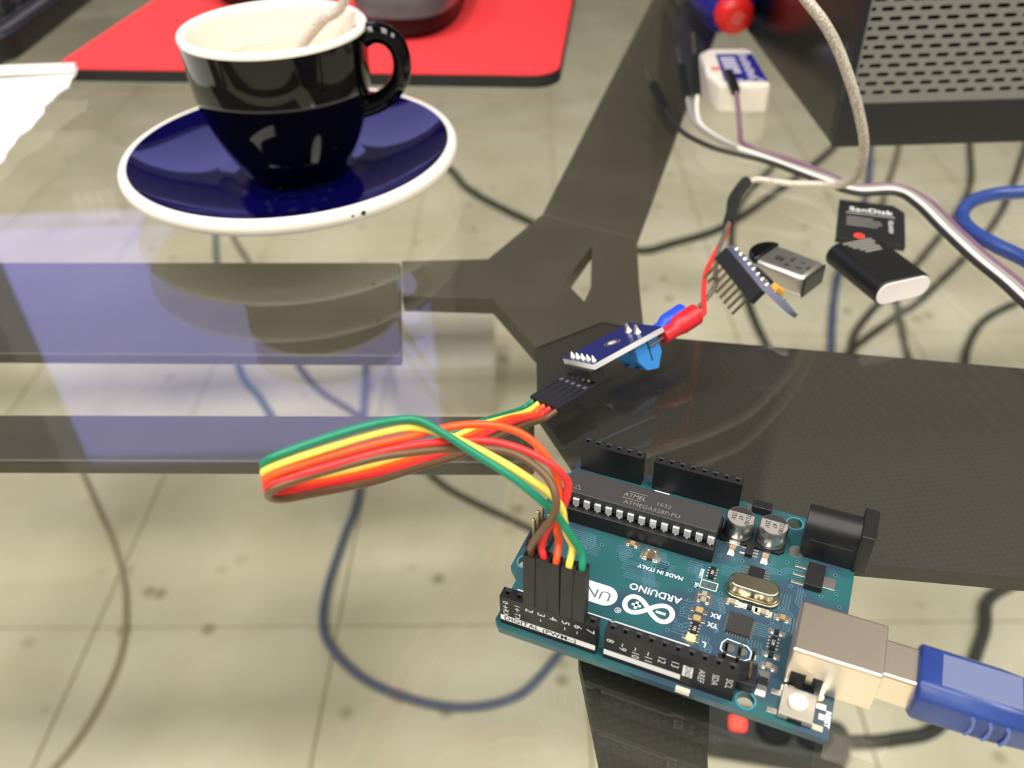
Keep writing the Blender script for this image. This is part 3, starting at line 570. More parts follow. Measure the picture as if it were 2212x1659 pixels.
wt('braided_cable', [(91, 310.5, 2.8), (94.5, 313.2, 2.4), (99, 313.5, 2.4), (107.5, 309.8, 2.4), (117.4, 305.8, 3.6), (123, 299.0, 6.4), (124.5, 289.0, 14.5), (121.2, 279.4, 25.6), (117.3, 273.2, 35.3), (111.9, 269.2, 46.3), (106.5, 266.8, 56.2),
                     (100.2, 266.4, 66.9), (94.5, 266.0, 74.5), (88.5, 267.2, 80.8), (74, 274, 96), (52, 288, 118), (24, 306, 136), (-6, 324, 138), (-30, 334, 118), (-45, 338, 92), (-56.4, 338.5, 66), (-65.3, 340.7, 59), (-70.2, 343.2, 54.5), (-75.7, 344, 49), (-79, 343, 42)],
   (lambda t: 1.05 + .6 * min(1, max(0, (t - .1) / .16)) + .35 * min(1, max(0, (t - .75) / .15))), silver, 14, 8)

# ------------------------------------------------------------------ cup and saucer
CX, CY = -81.5, 327.0
blueg = mat('cobalt_glaze', (7, 5, 60), .05); whiteg = mat('white_glaze', (242, 236, 224), .14); blackg = mat('black_glaze', (7, 7, 8), .06)
sc_ = empty('saucer', (CX - 1.5, CY + .5, .1)); sc_.scale = (.982, .982, .982); tag(sc_, 'cobalt blue saucer with white rim under the black cup', 'saucer')
G().lathe([(0, 2.2), (20, 2.2), (22, 0.2), (25, 0.2), (27, 2.4), (44, 5.2), (56, 8.6), (61, 9.8), (64.2, 11.2), (65.6, 13.2), (65.6, 15.2), (64.6, 16.8), (63.2, 17.2), (62.0, 16.8), (61.4, 15.8)], 96, caps=False).build('saucer_body', whiteg, sc_, smooth=60)
G().lathe([(62.1, 16.9), (60.6, 16.0), (56, 13.4), (47, 10.2), (38, 8.2), (31, 7.4), (27, 7.2), (25.5, 6.6), (23, 6.3), (0, 6.3)], 96, caps=False).build('glazed_well', blueg, sc_, smooth=50)
for an, r_ in ((-58, .9), (-61.5, .5)):
    G().lathe([(0, .12), (r_, .1), (r_ * 1.1, 0)], 10).build('rim_chip', darkink, sc_, (65.55 * math.cos(R(an)), 65.55 * math.sin(R(an)), 14.4), (R(0), R(88), R(an)))
cp = empty('espresso_cup', (CX, CY, 6.4)); tag(cp, 'glossy black espresso cup with white inside', 'cup')
G().lathe([(0, .8), (15.5, .8), (16.5, 0), (18.8, 0), (19.3, 1.2), (20.6, 3.4), (23.6, 8.5), (26.6, 14.5), (28.9, 20.5), (30.3, 26), (31.0, 30.6), (31.2, 31.0), (31.9, 31.3), (32.2, 32), (32.9, 44), (33.4, 53.2)], 96, caps=False).build('cup_body', blackg, cp, smooth=28)
G().lathe([(33.4, 53.2), (33.5, 54.2), (33.0, 55.0), (32.0, 55.3), (30.9, 55.0), (30.2, 54.2), (29.8, 51), (29.2, 40), (27.6, 28), (24.5, 18), (19, 9), (12, 5), (0, 4)], 96, caps=False).build('white_lining', whiteg, cp, smooth=60)
hp = [(30.5, -1, 49.6), (35.5, -1.5, 51.4), (40.6, -2, 50.2), (44.0, -2.4, 46.2), (44.9, -2.6, 40.6), (43.4, -2.4, 34.6), (39.5, -2, 29.4), (34.2, -1.5, 26.0), (28, -1, 24.4)]
g = G().tube(hp, (lambda t: 3.4 + .9 * abs(2 * t - 1) ** 3), 16, 8); g.v = [(x, (y + 1.5) * 1.25 - 1.5, z) for x, y, z in g.v]
g.build('handle', blackg, cp, rot=(0, 0, R(2)), smooth=70)
wtr = G().lathe([(0, 39.5), (26.5, 39.5), (28.9, 40.0), (29.0, 40.3), (28.5, 40.25), (0, 40.2)], 64).build('water', mat('cloudy_water', (188, 176, 160), .05), None, (CX, CY, 6.4), smooth=40)
tag(wtr, 'pale cloudy water filling the black espresso cup', 'water')

# ------------------------------------------------------------------ mouse mat, mice, keyboard, napkin
mp_ = empty('mouse_mat', (27, 424, 0), R(-7.3)); tag(mp_, 'red cloth mouse mat with black rubber base behind the cup', 'mouse mat')
G().prism(rrect(-260, 0, 0, 210, 13), 0, 5.8).build('rubber_base', mat('black_rubber', (24, 23, 23), .75), mp_, bevel=.4)
G().prism(rrect(-259.6, -.4, .4, 209.6, 13), 5.8, 6.6).build('cloth_top', mat('red_cloth', (218, 46, 50), .85, noise=((228, 54, 58), 900, .3), bump=(2500, .4)), mp_, bevel=.2)
def mouse(loc, rz, body, base, label):
    t = empty('computer_mouse', loc, rz); tag(t, label, 'mouse')
    def shell(z0, z1, sx, sy, pw, k0):
        v = []; f = []; nu, nv = 40, 12
        for j in range(nv + 1):
            ph = (math.pi / 2) * j / nv
            for i in range(nu):
                th = 2 * math.pi * i / nu; c, s2 = math.cos(th), math.sin(th)
                e = 2 / pw; q = math.cos(ph) ** .55
                x = math.copysign(abs(c) ** e, c) * sx * q * (1 - .08 * math.cos(th * 2)); y = math.copysign(abs(s2) ** e, s2) * sy * q
                v.append((x, y, z0 + (z1 - z0) * math.sin(ph) * (1 - .18 * (y / sy))))
        for j in range(nv):
            for i in range(nu): f.append((j * nu + i, j * nu + (i + 1) % nu, (j + 1) * nu + (i + 1) % nu, (j + 1) * nu + i))
        f.append(tuple(range(nu - 1, -1, -1))); return G().add(v, f)
    shell(12, 38, 31, 55, 2.6, 0).build('shell', body, t, smooth=60)
    G().prism([(27 * math.copysign(abs(math.cos(a)) ** .8, math.cos(a)), 51 * math.copysign(abs(math.sin(a)) ** .8, math.sin(a))) for a in [2 * math.pi * i / 40 for i in range(40)]], 1, 13).build('underside', base, t, bevel=2, smooth=50)
    for sg in (-1, 1): G().prism(rrect(-12, 12, sg * 40 - 4, sg * 40 + 4, 3), 0, 1).build('glide_pad', blk, t)
    G().tube([(-3, 34, 33), (0, 34, 33), (3, 34, 33)], 7, 16, 1).build('scroll_wheel', blk2, t, smooth=40)
mouse((-49, 535, 6.6), R(-8), mat('grey_gloss_shell', (88, 88, 92), .16, coat=.5), mat('mouse_black', (20, 18, 19), .4), 'glossy grey computer mouse on the red mat right of the cup')
mouse((-152, 606, 6.6), R(6), mat('charcoal_shell', (40, 39, 42), .3), mat('mouse_black', (20, 18, 19), .4), 'charcoal computer mouse on the red mat, mostly hidden behind the cup')
kb = empty('keyboard', (-258, 472, 0)); tag(kb, 'black computer keyboard with a grey trim line in the far left corner', 'keyboard')
kbm = mat('keyboard_black', (24, 23, 25), .4)
G().prism(rrect(-440, 0, 0, 155, 18), 3, 17).build('case', kbm, kb, bevel=2.5, seg=3)
G().prism(rrect(-437, -3, 3, 152, 16), 17, 18.2).build('trim', mat('keyboard_trim', (60, 58, 60), .65), kb, bevel=.5)
G().prism(rrect(-431, -8, 9, 146, 12), 18.2, 19).build('key_bed', blk2, kb)
keyv = G().add([(-8.3, -8.3, 0), (8.3, -8.3, 0), (8.3, 8.3, 0), (-8.3, 8.3, 0), (-6.5, -6, 7), (6.5, -6, 7), (6.5, 7, 7), (-6.5, 7, 7)], [(3, 2, 1, 0), (4, 5, 6, 7), (0, 1, 5, 4), (1, 2, 6, 5), (2, 3, 7, 6), (3, 0, 4, 7)])
k0 = None
for i in range(22):
    for j in range(6):
        if k0 is None: k0 = keyv.build('key', mat('key_black', (34, 34, 36), .35), kb, bevel=1.0); kk = k0
        else:
            kk = k0.copy(); COL.objects.link(kk); kk.parent = kb
        kk.location = ((-21 - 19 * i) * S, (22 + 21.5 * j) * S, 19 * S)
for x, y in ((-20, 15), (-420, 15), (-20, 140), (-420, 140)): G().cyl(x, y, 0, 3, 8, 16).build('rubber_foot', blk2, kb)
paper = mat('tissue_paper', (236, 232, 226), .9, bump=(500, .5))
np_ = empty('paper_napkin', (-212.5, 380, 0)); tag(np_, 'folded white paper napkin lying at the left edge of the photo', 'napkin')
def sheet(x0, x1, y0, y1, za, zb, th, wob, nx=24, ny=24):
    v = []; f = []
    for k in (0, 1):
        for j in range(ny + 1):
            for i in range(nx + 1):
                a = i / nx; b = j / ny; x = x0 + (x1 - x0) * a; y = y0 + (y1 - y0) * b
                z = za + (zb - za) * b ** 2 * (.3 + .7 * a) + wob * (math.sin(x * .11 + y * .05) * .5 + math.sin(y * .09) * .5) * .5 + th * k
                if i == nx: x += 1.2 * math.sin(y * .16) + .7 * math.sin(y * .43)
                v.append((x, y, max(z, .15 + th * k)))
    n = (nx + 1) * (ny + 1)
    for j in range(ny):
        for i in range(nx):
            q = j * (nx + 1) + i; f.append((q + nx + 1, q + nx + 2, q + 1, q)); f.append((n + q, n + q + 1, n + q + nx + 2, n + q + nx + 1))
    ring = [i for i in range(nx + 1)] + [(j + 1) * (nx + 1) + nx for j in range(ny)] + [ny * (nx + 1) + nx - 1 - i for i in range(nx)] + [(ny - 1 - j) * (nx + 1) for j in range(ny - 1)]
    for a, b in zip(ring, ring[1:] + ring[:1]): f.append((a, b, n + b, n + a))
    return G().add(v, f)
sheet(-175, 0, -110, 58, .3, 7.2, .8, .5).build('lower_ply', paper, np_, smooth=40)
sheet(-175, .8, -110, 70, 1.4, 8.2, .8, .6).build('upper_ply', paper, np_, smooth=40)
sheet(-175, 0, 60, 71, 9.2, 9.8, .8, .3, 20, 4).build('folded_edge', paper, np_, smooth=40)

# ------------------------------------------------------------------ computer case with slotted grille
tw = empty('computer_case', (136.4, 346, 0)); tag(tw, 'black computer case with slotted grey grille in the far right corner', 'computer')
TWW, TWD, TWH = 205, 430, 395
G().box(0, TWW, 4, TWD, 0, TWH).build('case_body', blkgloss, tw, bevel=1.2)
G().box(0, TWW, 0, 4.5, 0, 18.5).build('front_foot_bezel', blk, tw, bevel=.6); G().box(0, 3, 0, 4.5, 18.5, TWH).build('side_bezel', blk, tw); G().box(TWW - 3, TWW, 0, 4.5, 18.5, TWH).build('side_bezel', blk, tw)
def grille(x0, z0, cols, rows, px_, pz, L, H):
    v = []; f = []
    for r in range(rows):
        off = 0 if r % 2 == 0 else -px_ / 2
        zc = z0 + pz * (r + .5)
        edges = [x0]
        c = 0
        cells = []
        xs = x0 + off
        for c in range(cols + 1):
            a = max(x0, xs + c * px_); b = min(x0 + cols * px_, xs + (c + 1) * px_)
            if b - a < .3: continue
            cells.append((a, b, xs + (c + .5) * px_))
        for a, b, m_ in cells:
            hl = min(L / 2, m_ - a - .6 if m_ - a > .6 else 0, b - m_ - .6 if b - m_ > .6 else 0)
            hl = max(hl, 0); cx = m_
            if b - a < px_ * .9: cx = (a + b) / 2; hl = min(L / 2, (b - a) / 2 - .8)
            hole = stadium(cx, zc, 2 * hl, H, 5) if hl > H / 2 + .05 else circ(cx, zc, H / 2, 12)
            n = len(hole); o = len(v)
            for (x, z) in hole:
                dx, dz = (x - cx) / ((b - a) / 2), (z - zc) / (pz / 2); s2 = max(abs(dx), abs(dz), 1e-6)
                v.append((x, 0, z)); v.append((cx + dx / s2 * (b - a) / 2, 0, zc + dz / s2 * pz / 2)); v.append((x, 1.2, z))
            for i in range(n):
                j = (i + 1) % n
                f.append((o + 3 * i, o + 3 * i + 1, o + 3 * j + 1, o + 3 * j)); f.append((o + 3 * i, o + 3 * j, o + 3 * j + 2, o + 3 * i + 2))
            corners = [(a, zc - pz / 2), (b, zc - pz / 2), (b, zc + pz / 2), (a, zc + pz / 2)]
            oc = len(v); v += [(x, 0, z) for x, z in corners]
            for ci, (x, z) in enumerate(corners):
                best = None
                for i in range(n):
                    j = (i + 1) % n; p, q = v[o + 3 * i + 1], v[o + 3 * j + 1]
                    if (abs(p[0] - x) < 1e-4) != (abs(q[0] - x) < 1e-4) and (abs(p[2] - z) < 1e-4) != (abs(q[2] - z) < 1e-4): best = (i, j)
                if best: f.append((o + 3 * best[0] + 1, oc + ci, o + 3 * best[1] + 1))
    return G().add(v, f)
gm = mat('grille_grey', (118, 116, 111), .55)
grille(3.0, 18.5 + 2.4, 27, 40, 7.28, 3.56, 5.1, 1.75).build('slotted_grille', gm, tw, loc=(0, .6, 0))
G().box(3, 199.6, .6, 1.4, 18.5, 20.9).build('grille_border', gm, tw); G().box(3, 202, .6, 1.4, 163.3, TWH).build('grille_border', gm, tw); G().box(199.55, 202, .6, 1.4, 18.5, 163.3).build('grille_border', gm, tw)

# ------------------------------------------------------------------ small things at the right
wbx = empty('plastic_box', (107.5, 409, 0), R(-3)); tag(wbx, 'small white plastic box with a blue printed label under the screwdriver', 'box')
whitep = mat('white_plastic', (232, 224, 212), .45)
G().prism([(-9.5, -23), (12.5, -24), (13, 22), (9, 26), (-9, 26), (-13.5, 20), (-14, -8)], 0, 13.5).build('body', whitep, wbx, bevel=2.2, seg=4, smooth=50)
lab = G().prism([(-7.6, -19.5), (11.4, -20), (11.0, 17), (-6.4, 17)], 13.45, 13.6).build('label', mat('label_blue', (34, 34, 128), .5), wbx)
lv = mat('label_pale', (200, 196, 214), .6)
for k in range(5): G().box(-5.2, 1.6, 9.0 - 4.6 * k, 12.4 - 4.6 * k, 13.6, 13.63).build('printed_stroke', lv, lab)
for k in range(10): G().box(3.4 + .6 * (k % 2), 7.8 - .5 * (k % 3), 13.6 - 3.3 * k, 15.6 - 3.3 * k, 13.6, 13.63).build('printed_stroke', lv, lab)
for k in range(4): G().box(-6.6 + 4.5 * k, -3.6 + 4.5 * k, -18.9, -17.4, 13.6, 13.63).build('printed_stroke', lv, lab)
G().lathe([(0, .05), (2.2, .04), (2.6, 0)], 16).build('red_mark', mat('red_print', (226, 110, 104), .6), wbx, (-9.2, -3, 13.5))
sd = empty('screwdriver', (122, 474, 16.5)); tag(sd, 'blue screwdriver handle with a red rounded end cap behind the white box', 'screwdriver')
MX = Matrix.Rotation(R(-90), 4, 'X')
g = G().lathe([(0, -3), (5, -2.6), (8.6, -.4), (10.0, 3.5), (10.0, 8), (9.4, 10)], 32); g.xf(MX); g.build('end_cap', mat('red_plastic', (218, 34, 32), .35), sd, smooth=50)
v = []; f = []; nu = 36; prof = [(9.5, 8), (12, 12), (14.5, 20), (15.8, 40), (16, 70), (14.5, 92), (10.5, 102), (9, 108), (11, 114), (6, 120)]
for r, z in prof:
    for i in range(nu):
        a = 2 * math.pi * i / nu; rr = r * (1 + .045 * math.cos(6 * a)) ; v.append((rr * math.cos(a), rr * math.sin(a), z))
for j in range(len(prof) - 1):
    for i in range(nu): f.append((j * nu + i, j * nu + (i + 1) % nu, (j + 1) * nu + (i + 1) % nu, (j + 1) * nu + i))
f.append(tuple(range(nu - 1, -1, -1))); f.append(tuple(range((len(prof) - 1) * nu, len(prof) * nu)))
g = G().add(v, f); g.xf(MX); g.build('handle', mat('blue_plastic', (30, 32, 120), .3), sd, smooth=40)
g = G().cyl(0, 0, 118, 230, 3.2, 16); g.xf(MX); g.build('shaft', tin, sd, smooth=40)
g = G(); 
for k in range(60):
    a0, a1 = R(k * 15), R(k * 15 + 15); r0 = 3.2 - 2.6 * k / 60; r1 = 3.2 - 2.6 * (k + 1) / 60
    g.add([(r0 * math.cos(a0), -2.95 if r0 < 3 else -2.85, r0 * math.sin(a0)), (r1 * math.cos(a1), -2.95, r1 * math.sin(a1)), ((r1 + .35) * math.cos(a1), -2.95, (r1 + .35) * math.sin(a1)), ((r0 + .35) * math.cos(a0), -2.95, (r0 + .35) * math.sin(a0))], [(0, 1, 2, 3)])
g.build('end_emblem', mat('emblem_pale', (236, 140, 136), .5), sd)

# loose jumper wires with male pins
def loose(nm, rgb, tip, p1, p2, pts, label):
    o0 = Vector(p2); w = empty('jumper_wire', tuple(o0)); tag(w, label, 'jumper wire', 'loose jumper wires')
    g = G().tube([p2] + pts, 1.05, 10, 8); g.v = [tuple(Vector(p) - o0) for p in g.v]; g.build('wire', mat('loose_' + nm, rgb, .4), w, smooth=60)
    sf = Matrix.Translation(-o0 * S) @ seg_frame(p1, p2); L = (Vector(p2) - Vector(p1)).length
    G().box(0, L, -1.6, 1.6, -1.6, 1.6).build('plug_housing', blk2, w, M=sf, bevel=.2)
    ea, eb = pts[-1], (2 * pts[-1][0] - pts[-2][0], 2 * pts[-1][1] - pts[-2][1], 2)
    G().box(-1, 13, -1.0, 1.0, -1.25, 1.25).build('plug_housing', blk2, w, M=Matrix.Translation(-o0 * S) @ seg_frame(ea, eb), bevel=.2)
    if tip:
        tf = Matrix.Translation(-o0 * S) @ seg_frame(p1, tip); G().box(0, (Vector(tip) - Vector(p1)).length, -.6, .6, -.6, .6).build('pin', tin, w, M=tf, bevel=.1)
RIB = [(131.6, 300.6, 2), (145.3, 299.9, 2), (149.3, 290.3, 2), (150.9, 271, 2), (153, 251.5, 2), (155.8, 236.4, 2), (157.2, 224.3, 2), (160, 205, 2), (168, 178, 2), (182, 158, 2), (202, 148, 2), (226, 150, 2)]
def rib(k):
    out = []
    for i, p in enumerate(RIB):
        a = Vector(RIB[max(i - 1, 0)]); b = Vector(RIB[min(i + 1, len(RIB) - 1)]); d = (b - a).normalized(); out.append((p[0] - d.y * 2.05 * k, p[1] + d.x * 2.05 * k, p[2]))
    return out
loose('black', (38, 35, 32), (70.1, 428, 6.5), (70.4, 412, 5.0), (72.6, 385, 3.4), [(75.5, 367, 2), (79, 356.5, 2), (86.5, 345.2, 2), (95, 338.2, 2), (106, 329.5, 2), (121.7, 309.9, 2)] + rib(0), 'black loose jumper wire at the lower left of the group, pin pointing away')
loose('grey', (146, 142, 140), (84.5, 430, 16), (83.8, 415, 12), (82.6, 388, 7), [(82.6, 379, 4), (84, 369, 2.2), (92.0, 350.2, 2), (109, 331.5, 2), (124.5, 314.2, 2)] + rib(2), 'grey loose jumper wire between the black and the white one')
loose('white', (226, 220, 212), (91.5, 432, 22), (90, 416, 16), (86.5, 386, 8.5), [(85.2, 377, 4.5), (86.0, 366, 2.4), (93.5, 349, 2), (108.5, 329.4, 2), (123, 312.2, 2)] + rib(1), 'white loose jumper wire whose black plug leans up beside the white box')
loose('purple', (118, 88, 106), None, (100.6, 392, 16.8), (99.6, 371, 15.4), [(99.8, 364, 10), (99.4, 356, 4.5), (99.2, 350, 2.2), (103.6, 341, 2), (113.5, 332.5, 2), (126, 316.6, 2)] + rib(3), 'purple loose jumper wire with its plug resting on the white box')

# memory card adapter
sdc = empty('memory_card_adapter', M=frame((113.6, 268.6, 1.6), (.942, -.336, 0), (.336, .942, 0), (0, 0, 1))); tag(sdc, 'black memory card adapter with white print behind the card reader', 'memory card')
G().prism([(0, -.8), (22.6, -.8), (22.6, 24.4), (18.8, 29.0), (0, 29.0)], -1.5, .6).build('shell', blk, sdc, bevel=.25)
G().box(2.6, 19.2, 19.0, 19.25, .6, .63).build('printed_line', ink, sdc)
text('card_lettering', 'SanDisk', 4.4, (11, 22.2, .61), *U, ink, sdc, sx=1.0, bold=.06)
for k, ln in enumerate(((3, 12), (3, 14.5), (3, 15), (3, 13.5))): G().box(ln[0], ln[1], 15.4 - 1.9 * k, 16.2 - 1.9 * k, .6, .63).build('printed_line', inkgrey, sdc)
text('card_lettering', 'ADAPTER', 2.1, (18.0, 11.8, .61), (0, 1, 0), (-1, 0, 0), ink, sdc)
G().lathe([(0, .06), (1.7, .05), (1.9, 0)], 16).build('red_mark', mat('red_dot', (228, 60, 44), .5), sdc, (7.6, 2.4, .6))
# card reader
rf = frame((114.2, 256.4, 0), (.30, -.954, 0), (.954, .30, 0), (0, 0, 1))
rd = empty('card_reader', M=rf); tag(rd, 'black stick-shaped card reader with a white end cap', 'card reader')
def loft_stadium(x0, x1, W, H, n=10):
    s_ = [(p, q + H / 2) for p, q in stadium(0, 0, W, H, n)]; m_ = len(s_)
    return G().add([(x0, y, z) for y, z in s_] + [(x1, y, z) for y, z in s_], [tuple(range(m_ - 1, -1, -1)), tuple(range(m_, 2 * m_))] + [(i, (i + 1) % m_, m_ + (i + 1) % m_, m_ + i) for i in range(m_)])
g = loft_stadium(1.0, 27.0, 20.5, 8.2); g.build('body', mat('reader_black', (20, 20, 21), .35), rd, bevel=.4, smooth=40)
g = loft_stadium(27.0, 27.5, 19.4, 7.4); g.v = [(x, y, z + .4) for x, y, z in g.v]; g.build('end_cap', mat('cap_white', (226, 218, 218), .5), rd, bevel=.15, smooth=40)
for k, (a, b) in enumerate(((-5.5, 5.5), (-4.5, 5.5), (-4, 4.5), (-2.5, 5), (-1.5, 4.6))): G().box(2.0 + 1.6 * k, 3.1 + 1.6 * k, a, b, 8.2, 8.23).build('printed_line', inkgrey, rd)
# chrome flash drive
cf = frame((83.8, 250.6, 0), (.70, -.714, 0), (.714, .70, 0), (0, 0, 1))
cd = empty('flash_drive', M=cf); tag(cd, 'mini flash drive with dark chrome case and black cap end', 'flash drive')
chrome = mat('dark_chrome', (196, 190, 186), .3, .9)
def pill(x0, x1, W, H, m, nm, par, b=.8): g = G().box(x0, x1, -W / 2, W / 2, .1, H); return g.build(nm, m, par, bevel=b, seg=3, smooth=40)
pill(0, 18.0, 13.4, 7.6, chrome, 'case', cd, 1.6)
G().prism([(1.2 - 5.8 * math.sin(R(a)), 7.0 * math.cos(R(a))) for a in range(0, 181, 12)], .1, 8.3).build('cap', blkgloss, cd, bevel=.8, smooth=40)
G().box(17.8, 18.6, -6.3, 6.3, .5, 7.2).build('end_face', mat('end_dark', (34, 36, 36), .4), cd, bevel=.3)
dk = mat('etched_dark', (48, 44, 44), .5)
for x, y, w, h in ((6, -1, 3.0, 2.6), (9.5, 1.2, 1.2, 2.6), (9.6, -2.8, 1.6, 1.6), (13, 1.6, 1.8, .8), (13.4, -2.0, 2.0, 1.0), (15.8, -.2, .9, 2.4)): G().box(x - w / 2, x + w / 2, y - h / 2, y + h / 2, 7.6, 7.63).build('etched_mark', dk, cd)
# breakout module standing on its pins
_ex = Vector((.27, -.955, -.09)).normalized(); _n = Vector((.66, .05, .74)); _n = (_n - _ex * _n.dot(_ex)).normalized(); brm = frame((72.6, 244.2, 12.2), _ex, _n.cross(_ex), _n)
bo = empty('breakout_board', M=brm); tag(bo, 'small grey breakout board with a row of header pins beside the flash drive', 'circuit board')
finish(plate_mesh([(-1, -2.6), (22, -2.6), (29, 3.5), (29, 8.5), (-1, 8.5)], [], -1.5, 0), 'circuit_board', mat('grey_blue_pcb', (104, 106, 128), .45), bo)
G().box(-.5, 22.4, -4.0, -1.2, -6.4, -1.5).build('pin_strip', blk2, bo, bevel=.2)
for k in range(8): G().box(.6 + 2.75 * k, 1.3 + 2.75 * k, -2.9, -2.3, -13.0, -6.4).build('pin', mat('aged_pin', (150, 138, 110), .35, 1.0), bo)
for k in range(8): G().lathe([(.9, 0), (.6, .5), (.2, 1.0), (0, 1.1)], 10).build('solder_joint', tinmat, bo, (.95 + 2.75 * k, -1.2, 0), smooth=50)
G().box(9, 14, 2.5, 7.5, 0, 1.1).build('sensor_chip', blk, bo, bevel=.1)
G().box(18, 20.6, 3.0, 7.0, 0, 1.8).build('tantalum_capacitor', mat('tantalum_yellow', (222, 160, 50), .45), bo, bevel=.25)
for x, y in ((4, 2.5), (6.3, 3.2), (16, 2.2), (22, 2.0), (23.5, 5), (5, 6), (16.3, 6.5)): G().box(x - .6, x + .6, y - .8, y + .8, 0, .6).build('chip_capacitor', tinmat, bo, bevel=.15)

# ------------------------------------------------------------------ USB cable
uc = empty('usb_cable', M=BM); tag(uc, 'translucent blue USB cable plugged into the metal socket of the board', 'cable')
bluep = mat('blue_translucent', (32, 50, 112), .28, noise=((50, 74, 140), 120, .3)); 
G().box(36, 47.5, -16.1, -7.9, T + 1.6, T + 9.4).build('plug_shell', nick, uc, bevel=.5)
def oct_(W, H, c=2.2): return [(-W / 2, -H / 2 + c), (-W / 2 + c, -H / 2), (W / 2 - c, -H / 2), (W / 2, -H / 2 + c), (W / 2, H / 2 - c), (W / 2 - c, H / 2), (-W / 2 + c, H / 2), (-W / 2, H / 2 - c)]
v = []; f = []; yc, zc = -12.0, T + 5.5
for x, W, H in ((46.2, 11.6, 9.6), (47, 12.4, 10.4), (60, 12.0, 10.2), (66, 11.2, 9.6), (68.5, 8.4, 8.0), (76, 6.8, 6.8)):
    v += [(x, yc + a, zc + b) for a, b in oct_(W, H)]
for j in range(5):
    for i in range(8): f.append((j * 8 + i, j * 8 + (i + 1) % 8, (j + 1) * 8 + (i + 1) % 8, (j + 1) * 8 + i))
f.append(tuple(range(7, -1, -1))); f.append(tuple(range(40, 48)))
om = G().add(v, f).build('overmold', bluep, uc, bevel=.5, smooth=40)
for k in range(3): G().tube([(55.5 + 2.8 * k + .8 * math.cos(R(a)), yc - 6.15, zc + 1.0 * math.sin(R(a)) * 2.6) for a in range(-80, 81, 20)], .35, 8, 2).build('grip_ridge', mat('ridge_blue', (84, 104, 170), .25), om, smooth=60)
G().box(50, 63, yc - 3.4, yc + 3.4, zc + 5.05, zc + 5.3).build('top_panel', mat('pale_panel', (104, 112, 146), .3), om, bevel=.1)
loop = [(74, -12, T + 5.3), (84, -12, T + 4.2), (100, -10, 5)]
inv_ = BM.inverted()
def tob(p): q = inv_ @ (Vector(p) * S); return (q.x / S, q.y / S, q.z / S)
loop += [tob(p) for p in [(190, 70, 2.6), (235, 95, 2.6), (262, 150, 2.6), (250, 195, 2.6), (215, 205, 2.6), (188, 218, 2.6), (175.2, 234.4, 2.6), (169.3, 249.0, 2.6), (164.1, 258.5, 2.6), (160.2, 269.4, 2.6), (161.8, 280.2, 2.6), (169.8, 290.0, 2.6), (180.6, 295.3, 2.6), (191.8, 296.4, 2.6), (208.2, 299.1, 2.6), (240, 300, 2.6), (290, 280, 2.6), (360, 270, 2.6), (450, 300, 2.6)]]
G().tube(loop, 2.5, 14, 8).build('cord', bluep, uc, smooth=60)

# ------------------------------------------------------------------ things on the floor under the glass
def fcable(pts, r, rgb, label):
    o0 = Vector(pts[0]); g = G().tube([(x, y, FL + r + 1) for x, y in pts], r, 10, 8); g.v = [(x - o0.x, y - o0.y, z - FL) for x, y, z in g.v]
    o = g.build('floor_cable', mat('cable_%d_%d_%d' % rgb, rgb, .5), None, (o0.x, o0.y, FL), smooth=60); tag(o, label, 'cable', 'cables on the floor'); return o
bk = (44, 42, 38); bl = (70, 92, 140)
fcable([(-300, 1500), (-262, 1290), (-245, 1177), (-235, 1057), (-222, 885), (-232, 808), (-242, 730), (-241, 673), (-225, 632), (-179, 587), (-118, 558), (-61, 548), (-9, 558), (24, 586), (70, 650), (130, 760)], 4.8, (96, 106, 134), 'blue-grey floor cable sweeping in a wide loop left of the board')
fcable([(-636, 1809), (-573, 1647), (-500, 1504), (-354, 1183), (-255, 1070), (-168, 990), (-101, 898), (15, 814), (120, 740)], 4.6, (92, 90, 82), 'dark grey floor cable running from under the saucer towards the board')
fcable([(-641, 1744), (-620, 1680), (-578, 1526), (-464, 1201), (-410, 1112), (-373, 1047), (-358, 998), (-340, 900)], 5, (52, 104, 104), 'teal floor cable below the front of the saucer')
fcable([(-728, 1080), (-676, 992), (-640, 950), (-582, 864), (-537, 795), (-497, 712), (-476, 620), (-490, 520), (-540, 430)], 3.2, (176, 166, 140), 'thin brownish floor cable at the left edge')
fcable([(-200, 2060), (-128, 1941), (-87, 1841), (-15, 1746), (67, 1657), (150, 1590), (260, 1540), (330, 1563), (445, 1624), (573, 1752), (755, 1956), (900, 2150)], 7, bk, 'thick black floor cable curving from the saucer to the computer case')
fcable([(650, 1950), (508, 1734), (454, 1574), (444, 1466), (434, 1307), (438, 1188), (450, 1060)], 6, bk, 'black floor cable seen between the red wire and the flash drive')
fcable([(930, 2150), (871, 1974), (781, 1738), (623, 1422), (536, 1177), (500, 1050)], 6, bl, 'blue floor cable passing behind the memory card adapter')
fcable([(1180, 2150), (1107, 1970), (1006, 1745), (804, 1480), (617, 1268), (570, 1175), (540, 1080)], 6, (66, 62, 54), 'dark floor cable crossing below the card reader')
fcable([(1300, 2080), (1225, 1948), (1010, 1618), (762, 1350), (690, 1290), (575, 1190), (500, 1100)], 6, (58, 55, 48), 'dark floor cable slanting below the white end of the card reader')
fcable([(985, 2100), (935, 1969), (775, 1633), (720, 1400), (678, 1236), (661, 1157), (650, 1050)], 5, (104, 98, 82), 'brown-grey floor cable behind the memory card adapter')
fcable([(1100, 1400), (930, 1325), (838, 1270), (781, 1204), (741, 1128), (720, 1020)], 6, (58, 55, 48), 'dark floor cable at the right edge beside the loose jumper wires')
fcable([(760, 800), (700, 745), (630, 700), (575, 670), (545, 618), (459, 514), (397, 494), (338, 492)], 7, (52, 52, 48), 'black power cord running to the power strip below the USB plug')
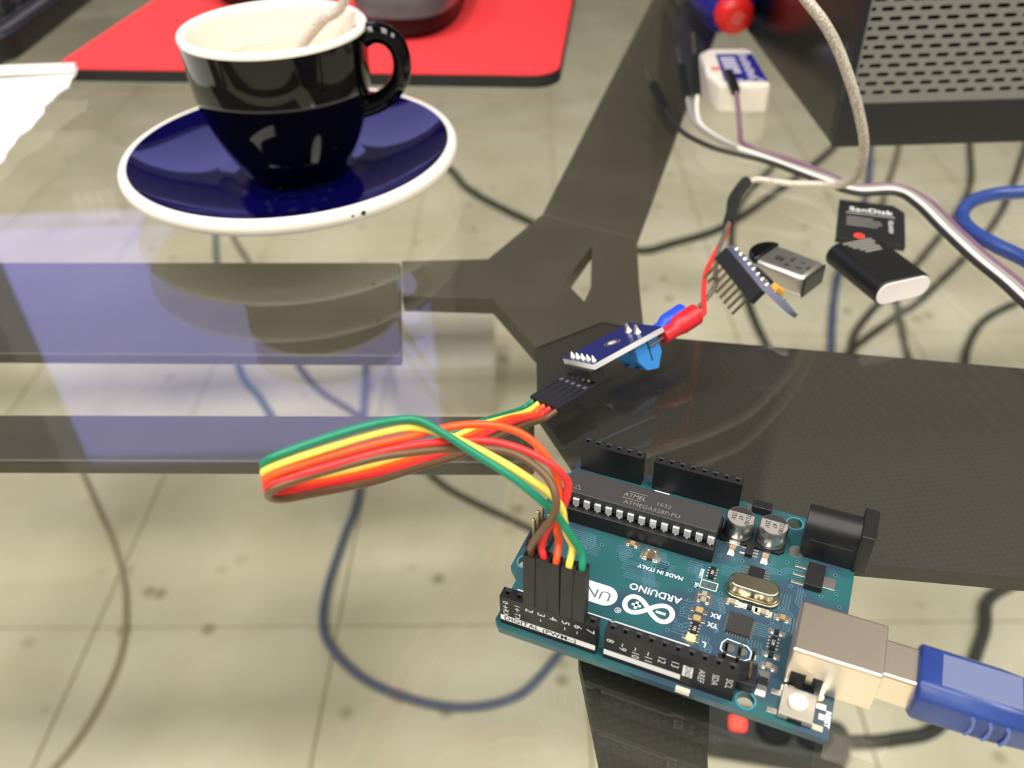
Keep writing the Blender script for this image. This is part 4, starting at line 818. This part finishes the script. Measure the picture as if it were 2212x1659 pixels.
ps = empty('power_strip', (268, 492, FL), R(-12)); tag(ps, 'dark grey power strip with a glowing red switch under the board', 'power strip')
G().prism(rrect(-80, 72, -24, 24, 14), 1, 36).build('body', mat('strip_grey', (70, 70, 70), .5), ps, bevel=5, seg=3, smooth=40)
G().prism(rrect(-50, -34, -8, 8, 3), 36, 39).build('switch', mat('red_neon', (230, 40, 34), .4, emit=(1, .06, .04), strength=1.6), ps, bevel=1)
for x in (-5, 35): G().lathe([(0, -.2), (15, -.2), (17, .8), (19, .8)], 24).build('outlet', blk2, ps, (x, 0, 36))
for x in (-60, 55): G().box(x - 6, x + 6, -14, 14, 0, 1.2).build('rubber_foot', blk2, ps)
bxp = empty('storage_box', (-101, 1136, FL)); tag(bxp, 'pale beige box on the floor beyond the front steel beam', 'box')
pale = mat('pale_board', (196, 190, 176), .7)
G().box(-74, 74, -80, 80, 0, 92).build('body', pale, bxp, bevel=2); G().box(-76, 76, -82, 82, 78, 100).build('lid', mat('pale_lid', (206, 200, 188), .6), bxp, bevel=2)

# ------------------------------------------------------------------ monitor mirrored in the glass
mo = empty('computer_monitor', (-287, 770, 0)); tag(mo, 'computer monitor with violet screen, seen as a reflection in the glass', 'monitor')
bez = mat('monitor_grey', (96, 95, 92), .5)
G().box(-228, 228, -10, 40, 190, 555).build('back_shell', bez, mo, bevel=5)
for x0, x1, z0, z1 in ((-232, 232, 186, 221), (-232, 232, 533, 558), (-232, -207, 221, 533), (207, 232, 221, 533)): G().box(x0, x1, -22, -8, z0, z1).build('bezel', bez, mo, bevel=2)
scr = bpy.data.materials.new('screen_violet'); scr.use_nodes = True; nt = scr.node_tree; b = nt.nodes['Principled BSDF']
b.inputs['Base Color'].default_value = (.01, .01, .02, 1); b.inputs['Emission Color'].default_value = (.41, .395, 1.0, 1); b.inputs['Emission Strength'].default_value = 1.15
G().box(-207, 207, -14, -10, 221, 533).build('screen', scr, mo)
for k in range(4): G().box(-110 + 10 * k, -103 + 10 * k, -22.6, -21.9, 198, 212).build('bezel_mark', ink, mo)
G().box(-30, 30, 10, 40, 20, 200).build('stand_neck', bez, mo, bevel=3); G().prism(rrect(-110, 110, -70, 100, 30), 0, 20).build('stand_foot', bez, mo, bevel=4)
